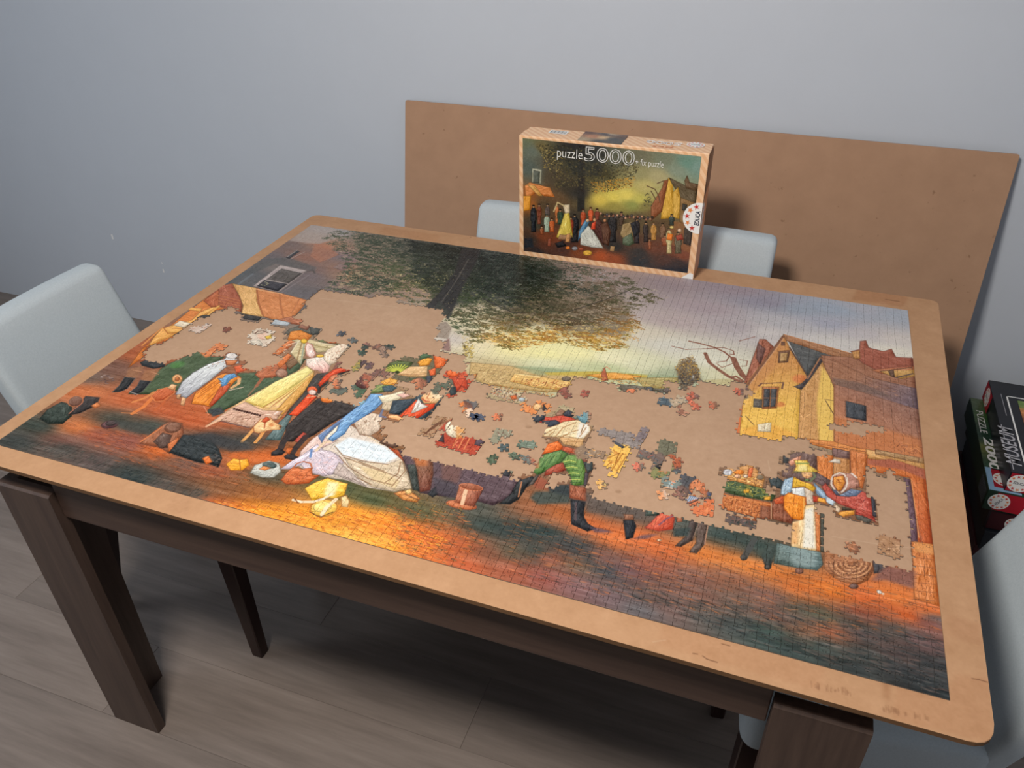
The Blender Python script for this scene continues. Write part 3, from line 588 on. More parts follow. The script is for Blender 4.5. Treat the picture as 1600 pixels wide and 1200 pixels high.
# ---- smiling man's portrait
P([(644, 626), (658, 612), (672, 606), (694, 612), (698, 622), (680, 640), (662, 656), (645, 656), (640, 640)], (62, 78, 86)); P([(657, 622), (666, 611), (682, 610), (692, 619), (681, 631), (662, 630)], (238, 182, 126), g=((244, 222, 182), (662, 624), (686, 614)))
LN([(663, 615), (668, 612)], 1, (150, 95, 65)); LN([(676, 616), (682, 618)], 1, (150, 95, 65)); LN([(672, 614), (667, 622), (670, 624)], 1, (190, 110, 70)); LN([(660, 623), (665, 627), (671, 627)], 1.6, (190, 70, 50)); EL(667, 616, 1.1, .8, (60, 46, 42)); EL(677, 621, 1.1, .8, (60, 46, 42)); EL(684, 617, 7, 5, (246, 224, 186), soft=2, a=.7); LN([(692, 612), (697, 622), (688, 634)], 2, (110, 84, 60))
P([(624, 650), (651, 624), (662, 632), (680, 630), (678, 637), (649, 656), (640, 658), (630, 653)], (220, 84, 46)); P([(654, 622), (658, 630), (669, 635), (649, 644), (642, 646), (650, 629)], (230, 224, 214)); LN([(655, 629), (652, 636), (644, 645)], 1, (165, 150, 140)); P([(631, 653), (644, 650), (648, 655), (638, 658)], (236, 180, 125))
# ---- strip, dark band, trousers, boots and hat in the middle
P([(593, 692), (600, 684), (622, 688), (622, 698), (612, 700)], (106, 80, 66)); P([(606, 698), (630, 706), (648, 712), (644, 728), (632, 722)], (186, 92, 56))
P([(622, 702), (640, 708), (677, 715), (725, 727), (785, 740), (815, 748), (800, 775), (770, 790), (735, 780), (690, 775), (655, 770), (642, 748), (632, 722)], (92, 74, 80), st=8, nz=10)
P([(636, 726), (652, 726), (656, 768), (645, 765)], (72, 78, 74)); P([(646, 711), (676, 716), (677, 740), (672, 766), (656, 769), (652, 738)], (134, 92, 72), g=((126, 76, 62), (660, 735), (664, 765))); P([(644, 714), (668, 714), (668, 728), (652, 728)], (190, 114, 66), soft=3, a=.85); P([(690, 722), (722, 730), (716, 755), (690, 752)], (112, 82, 78), soft=3)
P([(668, 772), (680, 760), (684, 772), (676, 777)], (50, 52, 56)); P([(676, 745), (705, 752), (735, 775), (700, 778), (680, 770)], (70, 66, 74), soft=3, a=.7)
P([(616, 771), (624, 768), (640, 766), (656, 779), (651, 785), (630, 781)], (206, 142, 82), o=((130, 72, 45), 1)); LN([(640, 768), (632, 772), (654, 781)], 1.2, (120, 66, 42)); P([(632, 767), (641, 764), (644, 770), (636, 772)], (240, 205, 140))
EL(721, 789, 24, 6.5, (196, 118, 80), ang=9, o=((140, 75, 55),)); P([(710, 784), (718, 758), (755, 764), (741, 792)], (178, 112, 84), g=((150, 92, 76), (726, 775), (748, 780))); LN([(728, 766), (722, 787)], 5, (238, 208, 172), .8); EL(736, 761, 18.5, 5, (156, 92, 66), ang=9, o=((215, 130, 90), 1)); DB([(640, 775), (720, 790), (730, 805), (650, 800)], 120, [(150, 120, 60), (180, 130, 60), (70, 78, 56)], L=5, W=1.6, a=.5)
# ---- still life in front of the seated lady
P([(353, 725), (365, 716), (375, 718), (387, 717), (390, 727), (378, 735), (360, 735)], (240, 172, 58), o=((150, 85, 40),)); LN([(374, 717), (376, 734)], 1, (150, 85, 35)); DB([(355, 725), (373, 718), (372, 733)], 14, [(190, 120, 40)], L=9, W=1.3, ang=5, spread=8)
P([(391, 739), (398, 727), (420, 720), (436, 724), (439, 737), (428, 746), (410, 746)], (192, 194, 186), o=((120, 115, 105),)); EL(421, 727, 11, 5, (80, 94, 92), ang=5); P([(405, 733), (412, 728), (424, 731), (414, 735)], (224, 140, 80)); 
for k in range(7): LN([(398 + k * 2, 735 + k * 1.2), (425, 739 + k * .9), (436, 731 - k * .4)], 1, (140, 145, 140) if k % 2 else (226, 228, 222), .8)
P([(439, 750), (448, 738), (458, 730), (472, 733), (487, 731), (488, 742), (500, 742), (482, 755), (458, 757), (446, 756)], (204, 112, 66), o=((120, 58, 35), 1)); LN([(459, 730), (464, 724), (474, 721), (485, 724), (488, 732)], 1.6, (176, 92, 52)); DB([(446, 748), (462, 735), (486, 736), (478, 752)], 30, [(235, 150, 100), (150, 75, 45), (175, 90, 55)], L=12, W=1.6, ang=10, spread=30)
P([(476, 763), (494, 753), (512, 747), (543, 756), (538, 774), (523, 779), (505, 777), (488, 783)], (238, 190, 74), o=((150, 100, 40),)); P([(512, 752), (530, 754), (522, 776), (506, 774)], (250, 238, 196), soft=3, a=.85); EL(506, 794, 21, 13, (238, 194, 96), ang=-8, o=((165, 105, 45),)); EL(504, 792, 14, 8, (246, 216, 130), ang=-8)
LN([(458, 781), (470, 784), (490, 784), (506, 779), (518, 772)], 4, (242, 224, 198)); LN([(525, 780), (510, 793), (503, 804)], 5.5, (244, 222, 190)); P([(533, 777), (541, 774), (546, 783), (543, 793), (534, 791)], (238, 210, 158), o=((165, 110, 60),)); LN([(460, 779), (466, 786)], 1.5, (120, 70, 40)); LN([(484, 800), (500, 808), (520, 800)], 1.5, (120, 75, 40))
# lying man with dark trousers
P([(219, 693), (235, 678), (252, 665), (266, 659), (284, 661), (287, 675), (279, 690), (265, 709), (252, 700)], (156, 100, 72), o=((100, 60, 45),)); P([(240, 690), (254, 676), (268, 680), (262, 700), (250, 700)], (98, 78, 70)); EL(270, 668, 13, 8, (128, 90, 72), ang=-10); LN([(220, 690), (252, 668)], 2, (215, 130, 80)); P([(262, 694), (280, 682), (276, 694), (264, 708)], (196, 112, 66))
P([(264, 707), (287, 679), (310, 682), (329, 687), (341, 701), (347, 716), (341, 730), (330, 726), (305, 721)], (50, 56, 58), st=10); P([(316, 716), (326, 712), (332, 722), (322, 726)], (220, 120, 60)); DB([(326, 715), (340, 708), (346, 718), (338, 729)], 24, [(95, 85, 78), (60, 54, 52)], L=7, W=3)
P([(290, 680), (330, 676), (380, 690), (400, 702), (360, 706), (330, 692)], (58, 60, 62), soft=4, a=.8)
# ---- great tree
LEAF = C.field(g('''520,370:112,104,88 560,400:100,98,80 540,440:92,92,78 600,380:98,94,80 580,440:88,90,78 620,420:120,112,84 640,450:120,108,76 660,420:70,72,62 700,380:50,52,50 650,380:62,62,58
690,440:74,72,56 740,400:46,50,48 780,420:52,60,54 740,470:86,88,62 720,510:98,98,72 770,450:58,66,56 800,470:66,70,56 780,520:150,118,62 820,430:52,60,56 850,480:80,76,60 840,530:190,138,60
880,420:80,84,78 900,450:70,74,66 880,520:150,108,60 920,430:120,110,100 930,490:98,84,66 940,530:190,134,60 970,450:118,102,82 960,500:150,108,62 1000,460:110,94,76 1030,465:130,108,80 990,520:196,146,66 830,500:110,92,62 900,500:96,80,60'''), aniso=.8)
LIGHT = C.field(g('''520,370:176,150,130 560,400:182,164,138 600,440:196,186,150 650,440:214,196,130 640,470:186,140,104 700,390:90,92,84 760,410:84,92,84 740,460:160,160,112 720,510:206,196,158 800,480:150,140,96 780,530:236,190,104
850,530:242,200,104 880,410:150,130,118 930,430:176,182,190 900,470:168,150,132 930,450:186,180,176 960,480:206,190,166 940,530:240,210,130 1000,470:190,172,160 990,530:236,210,140 830,430:88,100,92'''), aniso=.8)
CR = [(505, 372), (530, 358), (600, 368), (700, 382), (800, 396), (900, 412), (960, 426), (1020, 450), (1046, 464), (1010, 476), (985, 488), (1002, 514), (980, 530), (985, 545), (930, 549), (880, 534), (800, 546), (760, 538), (722, 528), (700, 505), (702, 490), (640, 474), (600, 460), (570, 461), (536, 456), (505, 452), (530, 430), (546, 408), (532, 398), (518, 384)]
P([(640, 376), (720, 386), (820, 402), (880, 420), (870, 460), (900, 490), (820, 490), (760, 470), (700, 480), (650, 440), (620, 410)], (58, 64, 58), soft=14, a=.9, st=8)
P([(545, 362), (640, 374), (650, 440), (580, 455), (540, 450), (560, 410)], (116, 108, 88), soft=10, a=.55)
P([(870, 440), (960, 440), (985, 490), (980, 525), (900, 525), (840, 505), (800, 520), (760, 500)], (104, 88, 66), soft=10, a=.65)
DB(CR, 3000, LIGHT - 4, L=11, W=4, spread=35, a=.6, jit=10)
def clumps(pts, n, fieldc, dark=0, leaves=15, sx_=9, sy_=3.6, L=5.2, W=2.3):
    q = C.T(pts); r = C._mask(q, 1); m, sy, sx = r; ys, xs = np.nonzero(m > .5)
    for k in rng.integers(0, len(ys), n):
        x, y = xs[k] + sx.start, ys[k] + sy.start; base = fieldc[y, x] + dark + rng.normal(0, 7)
        for _ in range(leaves):
            ox, oy = rng.normal(0, sx_), rng.normal(0, sy_); px_, py_ = int(x + ox), int(y + oy - 0.02 * ox * ox)
            x0, x1, y0, y1 = max(0, px_ - 6), min(C.w, px_ + 7), max(0, py_ - 6), min(C.h, py_ + 7)
            if x1 <= x0 or y1 <= y0: continue
            t = rng.normal(0, .6); yy_, xx_ = np.mgrid[y0:y1, x0:x1]; dx, dy = xx_ - px_, yy_ - py_
            e = ((dx * math.cos(t) + dy * math.sin(t)) / (L / 1.6)) ** 2 + ((dy * math.cos(t) - dx * math.sin(t)) / (W / 1.6)) ** 2
            mm = (np.clip(1.7 - e, 0, 1) * .88)[..., None].astype(np.float32); cc = base + rng.normal(0, 9)
            C.img[y0:y1, x0:x1] = C.img[y0:y1, x0:x1] * (1 - mm) + cc * mm
GREEN = LEAF * np.array((.80, .93, .86), np.float32) - 8
clumps(CR, 1150, GREEN)
clumps([(560, 366), (640, 376), (720, 386), (850, 404), (890, 430), (870, 470), (820, 488), (760, 468), (700, 480), (650, 440), (600, 455), (560, 440)], 620, GREEN, -14)
clumps([(640, 376), (720, 386), (840, 403), (870, 430), (830, 470), (740, 450), (700, 470), (660, 440)], 420, GREEN, -20)
clumps([(705, 490), (760, 470), (840, 480), (880, 440), (985, 470), (1000, 512), (985, 545), (880, 530), (800, 540), (722, 525)], 260, LEAF, -6)
P([(664, 480), (705, 491), (722, 450), (740, 418), (752, 390), (722, 387), (710, 425), (688, 455)], (44, 43, 44), soft=2, st=10, a=.92); LN([(690, 472), (712, 440), (732, 405)], 1.2, (110, 104, 96), .6)
for q in ([(760, 455), (800, 465), (850, 462)], [(735, 460), (790, 480)], [(700, 428), (670, 425), (640, 426)], [(760, 470), (800, 488), (835, 490)], [(840, 430), (880, 420), (920, 415)], [(880, 490), (940, 470), (980, 455)]): LN(q, 1.3, (36, 36, 36), .75)
DB(CR, 900, LIGHT + 10, L=5, W=1.8, spread=50, a=.75, jit=12)
DB([(740, 525), (800, 520), (880, 515), (985, 530), (930, 549), (880, 534), (800, 546)], 700, [(206, 148, 56), (160, 105, 50), (226, 178, 84), (236, 206, 120)], L=11, W=2.4, spread=22, a=.75)
DB([(722, 535), (742, 532), (738, 560), (726, 556)], 90, [(206, 180, 90), (150, 130, 70), (120, 105, 70)], L=9, W=3, ang=60)
P([(682, 506), (697, 502), (706, 512), (700, 530), (680, 526)], (160, 146, 132), soft=2); P([(686, 545), (694, 534), (702, 528), (704, 550)], (150, 120, 112), soft=1.5); P([(686, 470), (706, 490), (700, 500), (680, 480)], (60, 62, 56), soft=2)
# ---- hills, town and crowd
P([(735, 566), (800, 572), (860, 582), (900, 584), (920, 588), (898, 600), (886, 612), (850, 613), (800, 607), (757, 600), (733, 588)], (196, 166, 112), nz=16); P([(800, 572), (850, 574), (900, 580), (1070, 588), (1060, 596), (900, 586), (840, 586)], (150, 166, 130), soft=3, a=.7)
P([(850, 582), (930, 580), (1012, 586), (1010, 592), (930, 588), (856, 586)], (206, 178, 76), soft=1.5, a=.85); P([(915, 586), (960, 582), (1002, 588), (1000, 594), (945, 593)], (228, 160, 74)); P([(990, 590), (1060, 590), (1060, 606), (1010, 608)], (176, 160, 104), nz=16)
P([(795, 596), (804, 583), (843, 588), (866, 592), (896, 597), (886, 611), (840, 606)], (222, 180, 108)); DB([(798, 595), (843, 590), (893, 598), (884, 610), (838, 604)], 120, [(176, 92, 50), (238, 206, 140), (140, 80, 50), (214, 130, 70)], L=6, W=2.2, ang=75, spread=15); DB([(745, 575), (795, 580), (795, 603), (760, 600)], 130, [(150, 120, 80), (226, 204, 150), (186, 160, 110)], L=9, W=1.8, ang=60, spread=25)
LN([(805, 584), (843, 589)], 2, (240, 218, 160)); EL(885, 592, 7, 3.5, (120, 105, 90)); DB([(752, 598), (800, 605), (830, 612), (866, 614), (862, 620), (800, 612), (760, 604)], 120, [(206, 130, 60), (226, 160, 80), (150, 90, 55)], L=5, W=2); P([(737, 586), (746, 584), (742, 592), (734, 592)], (230, 160, 90), o=((95, 60, 45),))
DB([(752, 606), (790, 607), (828, 625), (822, 630), (790, 624), (760, 614)], 300, [(205, 185, 165), (110, 78, 62), (70, 66, 68), (190, 120, 80), (225, 205, 180)], L=5, W=2.4, spread=70); P([(752, 613), (761, 611), (762, 618), (754, 618)], (52, 60, 64)); P([(797, 619), (806, 617), (808, 623), (800, 624)], (222, 120, 70)); EL(815, 624, 5, 3, (188, 200, 204))
LN([(942, 576), (948, 573), (953, 577)], 1.2, (215, 150, 110)); P([(940, 582), (945, 574), (950, 594), (940, 596)], (190, 110, 80)); DB([(915, 588), (1000, 592), (1045, 606), (990, 606), (930, 598)], 130, [(150, 110, 66), (216, 150, 76), (120, 110, 80), (205, 180, 110)], L=8, W=2, ang=0, spread=25)
P([(966, 600), (990, 602), (1048, 610), (1046, 614), (1010, 610), (990, 618), (968, 608)], (112, 106, 92), nz=22); EL(986, 612, 8, 5, (222, 130, 90)); EL(1015, 608, 6, 4, (92, 96, 98)); EL(1043, 610, 7, 4, (110, 98, 92))
P([(1056, 576), (1064, 566), (1080, 560), (1090, 575), (1095, 592), (1078, 602), (1076, 612), (1064, 612), (1062, 600)], (104, 88, 72), soft=3, a=.8, nz=16); DB([(1054, 575), (1062, 562), (1082, 555), (1092, 575), (1096, 592), (1064, 600)], 260, [(206, 170, 84), (120, 98, 72), (160, 130, 76), (98, 90, 86)], L=7, W=2.2, ang=70, spread=40); DB([(1058, 584), (1090, 580), (1096, 597), (1078, 602), (1076, 613), (1064, 613), (1062, 600)], 150, [(74, 70, 68), (96, 80, 66), (58, 62, 64), (110, 88, 66)], L=7, W=3, ang=70, spread=40)
DB([(1054, 575), (1062, 562), (1082, 555), (1092, 575), (1094, 586), (1060, 588)], 120, [(190, 146, 60), (140, 104, 56), (96, 78, 60)], L=7, W=2.2, ang=70, spread=40); EL(1083, 589, 1.5, 3, (205, 200, 190))
P([(1096, 594), (1140, 592), (1166, 598), (1148, 602), (1110, 602)], (196, 184, 136), soft=1.5, a=.8)
for q, wd in (([(1077, 533), (1095, 537), (1117, 543), (1132, 550), (1142, 558), (1150, 566)], 2.4), ([(1050, 541), (1072, 546), (1100, 545), (1130, 543), (1146, 548), (1147, 554), (1140, 553)], 1.3), ([(1102, 552), (1108, 566), (1122, 577), (1138, 588), (1158, 597)], 4.5), ([(1146, 560), (1152, 574), (1160, 586), (1168, 594)], 7), ([(1132, 550), (1140, 556), (1135, 564), (1120, 566)], 1.2), ([(1120, 568), (1128, 574), (1140, 570), (1148, 566)], 1.1), ([(1156, 562), (1168, 564), (1166, 572), (1158, 572)], 1), ([(1140, 590), (1150, 588), (1162, 596)], 3), ([(1155, 533), (1180, 526)], 1)): LN(q, wd, (138, 86, 66))
# ---- cottage
P([(1160, 606), (1176, 560), (1187, 530), (1196, 530), (1210, 543), (1190, 580), (1172, 606)], (164, 100, 76), nz=12); P([(1184, 536), (1196, 545), (1188, 570), (1182, 560)], (120, 84, 76))
P([(1150, 600), (1170, 603), (1164, 640), (1156, 692), (1142, 690)], (214, 120, 72), soft=1.5); P([(1164, 603), (1224, 523), (1234, 543), (1261, 586), (1252, 605), (1248, 692), (1230, 690), (1209, 700), (1190, 700), (1154, 692)], (238, 192, 92), g=((210, 150, 84), (1235, 640), (1185, 575)), nz=11); P([(1167, 603), (1224, 526), (1230, 540), (1206, 580), (1186, 606), (1170, 620)], (204, 142, 88), soft=4, a=.7); EL(1250, 592, 12, 7, (218, 122, 74), soft=3, a=.7); EL(1219, 632, 8, 4, (212, 118, 66), soft=2, a=.7); P([(1160, 670), (1200, 660), (1248, 680), (1209, 692), (1158, 685)], (232, 160, 66), soft=4, a=.5)
LN([(1168, 602), (1190, 572), (1224, 525)], 3, (126, 84, 64)); LN([(1172, 600), (1224, 529)], 1, (210, 160, 120))
P([(1228, 525), (1330, 556), (1345, 566), (1300, 572), (1282, 558), (1262, 588), (1240, 548)], (88, 90, 90), st=6); P([(1224, 522), (1332, 553), (1385, 580), (1345, 578), (1330, 566), (1228, 532)], (168, 118, 82), nz=12); LN([(1234, 543), (1262, 588)], 2, (90, 70, 62)); LN([(1226, 523), (1330, 552)], 1.6, (214, 150, 100))
P([(1248, 600), (1258, 596), (1281, 558), (1304, 599), (1304, 692), (1280, 690), (1247, 688), (1251, 606)], (204, 152, 94), nz=12); P([(1284, 572), (1297, 590), (1304, 600), (1304, 692), (1280, 690), (1276, 630)], (238, 198, 104), nz=10, soft=2)
P([(1240, 604), (1252, 600), (1262, 590), (1284, 557), (1288, 560), (1266, 592), (1252, 609)], (92, 84, 86)); LN([(1282, 558), (1262, 592)], 1.4, (180, 125, 90))
P([(1282, 555), (1330, 558), (1380, 576), (1430, 580), (1432, 620), (1370, 600), (1300, 580)], (158, 108, 82)); P([(1282, 558), (1310, 566), (1360, 590), (1424, 606), (1428, 641), (1390, 631), (1303, 605), (1296, 588)], (164, 114, 86), g=((122, 102, 108), (1330, 590), (1420, 625)), nz=13); DB([(1290, 565), (1360, 592), (1420, 620), (1380, 625), (1306, 600)], 120, [(200, 145, 105), (130, 88, 70), (175, 125, 95)], L=9, W=1.8, ang=-12, spread=10, a=.6); P([(1300, 590), (1345, 598), (1400, 622), (1340, 612), (1304, 604)], (112, 94, 88), soft=3, a=.6)
P([(1303, 600), (1345, 612), (1428, 640), (1440, 716), (1437, 720), (1304, 693)], (188, 124, 88), g=((150, 108, 92), (1330, 680), (1420, 640)), nz=12); P([(1305, 650), (1430, 685), (1440, 722), (1304, 694)], (206, 126, 74), soft=6, a=.7)
P([(1321, 626), (1354, 634), (1354, 658), (1322, 652)], (70, 74, 80), o=((120, 80, 60),)); LN([(1289, 624), (1303, 626)], 1, (90, 62, 48)); LN([(1290, 626), (1303, 648)], 1, (90, 62, 48)); LN([(1303, 600), (1303, 690)], 1, (150, 98, 60))
P([(1191, 604), (1217, 604), (1213, 638), (1191, 639)], (176, 112, 66)); P([(1194, 608), (1203, 608), (1202, 635), (1193, 636)], (74, 76, 80)); P([(1205, 608), (1214, 608), (1211, 635), (1204, 636)], (84, 84, 86)); P([(1178, 623), (1191, 624), (1190, 637), (1177, 636)], (104, 98, 92), nz=20); LN([(1186, 603), (1190, 599), (1224, 598), (1222, 607)], 2, (112, 78, 64)); LN([(1193, 622), (1213, 622)], 1, (170, 110, 70))
P([(1217, 550), (1234, 548), (1231, 566), (1216, 567)], (120, 82, 60)); P([(1219, 552), (1231, 551), (1229, 564), (1218, 565)], (190, 150, 100)); LN([(1216, 549), (1235, 547)], 1.5, (130, 86, 60)); P([(1221, 534), (1226, 534), (1226, 540), (1221, 540)], (120, 84, 64)); LN([(1165, 650), (1178, 664)], 1, (110, 76, 50)); P([(1184, 663), (1205, 660), (1204, 675), (1184, 674)], (236, 222, 190)); DB([(1187, 664), (1202, 663), (1201, 671), (1187, 671)], 16, [(170, 140, 105)], L=5, W=1.2)
P([(1329, 549), (1343, 546), (1344, 533), (1353, 532), (1357, 543), (1381, 549), (1393, 545), (1400, 558), (1424, 558), (1426, 577), (1380, 584), (1347, 567)], (162, 92, 72), nz=10); P([(1331, 550), (1343, 547), (1344, 560), (1334, 560)], (206, 150, 90)); P([(1362, 578), (1424, 570), (1426, 582), (1378, 584)], (188, 118, 78)); P([(1375, 580), (1425, 575), (1426, 584), (1408, 592), (1392, 588)], (204, 158, 92)); LN([(1375, 580), (1425, 574)], 1.2, (90, 62, 50)); P([(1388, 580), (1396, 578), (1398, 590), (1392, 588)], (110, 82, 66)); LN([(1400, 590), (1426, 584)], 2, (90, 76, 78))
for k in range(3): P([(1161 + k * 30, 683 + k), (1172 + k * 30, 680 + k), (1182 + k * 30, 688 + k), (1170 + k * 30, 690)], (78, 74, 80), a=.8 if k != 1 else 0)
P([(1247, 684), (1304, 690), (1330, 698), (1440, 716), (1436, 732), (1408, 722), (1355, 717), (1350, 712), (1300, 703), (1262, 693)], (214, 136, 72), nz=10); LN([(1250, 689), (1300, 697), (1352, 706)], 1.2, (150, 90, 55)); P([(1354, 702), (1438, 718), (1440, 734), (1410, 722), (1390, 719), (1354, 717)], (218, 166, 104)); P([(1368, 702), (1436, 715), (1435, 723), (1368, 709)], (172, 134, 92), o=((120, 84, 58),)); DB([(1370, 703), (1432, 716), (1430, 721), (1370, 708)], 40, [(110, 80, 60), (215, 175, 125)], L=5, W=1.4)
DB([(1400, 690), (1438, 695), (1440, 714), (1405, 708)], 60, [(140, 84, 60), (228, 150, 90)], L=8, W=1.4, ang=40, spread=60)
# door, old woman's shop front and arch
P([(1301, 700), (1328, 706), (1328, 742), (1300, 742)], (150, 110, 90)); P([(1301, 700), (1328, 706), (1328, 716), (1301, 713)], (130, 100, 94)); P([(1276, 708), (1302, 712), (1302, 756), (1276, 752)], (214, 128, 66), nz=12); P([(1302, 714), (1328, 718), (1328, 745), (1302, 742)], (198, 140, 86), nz=10); P([(1328, 703), (1356, 710), (1354, 735), (1348, 764), (1330, 752)], (208, 126, 72), nz=10); P([(1294, 722), (1303, 717), (1313, 718), (1313, 724)], (220, 208, 192)); LN([(1328, 704), (1328, 744)], 1, (140, 84, 52))
P([(1355, 716), (1372, 719), (1391, 718), (1410, 722), (1441, 735), (1457, 850), (1434, 850), (1426, 775), (1422, 747), (1403, 743), (1373, 739), (1355, 731)], (208, 116, 60), g=((196, 98, 54), (1420, 740), (1446, 848)), nz=8); P([(1372, 718), (1391, 717), (1440, 733), (1444, 752), (1410, 734), (1356, 726), (1356, 718)], (160, 92, 80), soft=2, a=.7); LN([(1421, 746), (1432, 810), (1440, 848)], 1.5, (150, 85, 60)); LN([(1424, 748), (1436, 840)], 1, (236, 170, 110))
P([(1412, 746), (1422, 750), (1431, 812), (1434, 850), (1422, 850), (1418, 800)], (112, 86, 96), nz=10)
P([(1424, 846), (1457, 849), (1476, 950), (1428, 935), (1427, 880)], (212, 130, 74), nz=12)
for k in range(7): LN([(1430, 858 + k * 13), (1460 + k * 2, 862 + k * 13)], 1.2, (150, 90, 60), .7)
for k in range(9): LN([(1434 + (k * 13) % 30, 858 + k * 10), (1436 + (k * 13) % 30, 868 + k * 10)], 1.2, (160, 95, 60), .6)
P([(1428, 846), (1456, 850), (1460, 866), (1430, 862)], (226, 160, 96), soft=2, a=.7)
# ---- market woman
P([(1224, 712), (1251, 706), (1276, 709), (1277, 752), (1262, 752), (1240, 750), (1222, 744)], (116, 92, 86), nz=10); P([(1224, 712), (1232, 712), (1232, 724), (1224, 724)], (66, 68, 68)); P([(1276, 738), (1300, 752), (1290, 762), (1272, 752)], (110, 90, 90)); P([(1201, 748), (1212, 744), (1224, 752), (1221, 764), (1205, 760)], (64, 74, 76))
P([(1231, 722), (1240, 716), (1252, 712), (1250, 722), (1236, 728)], (224, 160, 130)); P([(1241, 719), (1261, 719), (1265, 727), (1280, 737), (1267, 738), (1239, 738), (1244, 729)], (240, 206, 104), o=((160, 110, 50),)); P([(1248, 727), (1260, 727), (1262, 736), (1248, 736)], (248, 236, 170), soft=2, a=.8); LN([(1245, 724), (1263, 724)], 3, (150, 162, 90)); LN([(1241, 737), (1252, 738)], 3, (110, 105, 80)); LN([(1270, 738), (1274, 744), (1266, 752)], 3, (112, 124, 92))
P([(1252, 738), (1269, 738), (1269, 745), (1261, 748), (1254, 745)], (240, 188, 132)); LN([(1256, 740.5), (1258.5, 740.3)], .7, (110, 70, 50)); LN([(1263, 741), (1266, 741)], .8, (110, 70, 50)); LN([(1259, 745), (1263, 745)], 1, (190, 80, 60)); EL(1261, 750, 4, 2, (120, 140, 90))
P([(1221, 762), (1226, 749), (1240, 745), (1240, 762), (1231, 775), (1220, 772)], (168, 192, 210), o=((90, 105, 120),)); DB([(1222, 764), (1230, 750), (1238, 750), (1230, 773)], 22, [(120, 150, 180), (205, 222, 232)], L=8, W=2, ang=80); P([(1271, 753), (1286, 767), (1306, 782), (1301, 790), (1276, 772)], (152, 178, 202), o=((90, 100, 115),)); P([(1292, 776), (1306, 783), (1302, 790), (1290, 784)], (200, 215, 225))
P([(1237, 763), (1257, 761), (1260, 776), (1239, 775)], (228, 231, 229)); P([(1256, 762), (1270, 766), (1272, 788), (1260, 788)], (216, 198, 178)); P([(1240, 745), (1253, 752), (1267, 756), (1275, 763), (1270, 768), (1256, 760), (1238, 762)], (240, 192, 70), o=((165, 105, 40),))
P([(1207, 780), (1224, 774), (1228, 796), (1240, 812), (1236, 818), (1207, 811), (1203, 794)], (146, 88, 64), nz=14); P([(1208, 781), (1224, 774), (1225, 786), (1212, 788)], (206, 98, 58)); P([(1224, 776), (1232, 770), (1259, 777), (1260, 809), (1254, 814), (1238, 810), (1225, 795)], (240, 146, 48), o=((170, 80, 30), 1.2)); LN([(1227, 785), (1257, 788)], 1, (200, 105, 40)); LN([(1256, 778), (1257, 812)], 2, (250, 180, 90)); P([(1270, 774), (1280, 777), (1278, 784), (1271, 784)], (200, 70, 45)); P([(1278, 777), (1289, 779), (1292, 787), (1277, 783)], (238, 166, 64), o=((150, 80, 40),))
P([(1238, 816), (1257, 811), (1258, 790), (1272, 788), (1280, 800), (1282, 862), (1236, 855)], (236, 204, 152), nz=8); P([(1258, 796), (1271, 792), (1274, 857), (1254, 856)], (240, 235, 220), soft=2); P([(1238, 818), (1248, 815), (1246, 850), (1236, 850)], (226, 170, 110), soft=2, a=.8); P([(1273, 797), (1281, 799), (1283, 862), (1276, 860)], (210, 128, 74)); P([(1282, 799), (1290, 804), (1289, 863), (1282, 862)], (78, 78, 68))
P([(1214, 848), (1236, 854), (1282, 863), (1286, 882), (1277, 891), (1244, 887), (1209, 880)], (118, 138, 138), g=((96, 112, 108), (1240, 860), (1215, 870)), nz=12); P([(1236, 856), (1272, 864), (1270, 886), (1240, 884)], (150, 168, 168), soft=5, a=.6); EL(1249, 892, 6, 4.5, (140, 100, 84), o=((90, 60, 50),)); P([(1190, 868), (1202, 850), (1212, 852), (1204, 888), (1197, 888)], (70, 74, 72)); EL(1199, 886, 4.5, 4, (84, 78, 74)); P([(1180, 848), (1216, 850), (1210, 878), (1182, 868)], (62, 78, 72), soft=3, a=.6)
# ---- old woman
P([(1296, 756), (1301, 742), (1314, 738), (1330, 740), (1341, 750), (1343, 762), (1330, 763), (1316, 771), (1300, 761)], (188, 136, 118), nz=12); LN([(1304, 742), (1312, 738.5), (1319, 741), (1323, 747), (1324, 755), (1321, 763), (1315, 769)], 2.2, (236, 224, 210)); LN([(1331, 740), (1338, 746)], 3, (238, 226, 218)); LN([(1302, 743), (1299, 749), (1299, 757), (1304, 765), (1310, 770)], 2, (226, 214, 200)); P([(1302, 745), (1318, 743), (1321, 754), (1315, 766), (1309, 767), (1302, 756)], (230, 150, 66), o=((120, 66, 40),)); DB([(1304, 747), (1318, 747), (1313, 763)], 16, [(160, 85, 40), (245, 180, 90)], L=5, W=1.6)
P([(1284, 760), (1290, 755), (1307, 774), (1327, 776), (1347, 767), (1360, 775), (1365, 805), (1369, 816), (1359, 811), (1336, 804), (1337, 797), (1310, 787), (1292, 775)], (192, 88, 74), nz=10, o=((110, 50, 45),)); DB([(1290, 760), (1310, 780), (1345, 772), (1362, 790), (1345, 798), (1315, 786)], 60, [(228, 140, 125), (150, 60, 55), (205, 100, 85)], L=8, W=1.8, ang=60, spread=40)
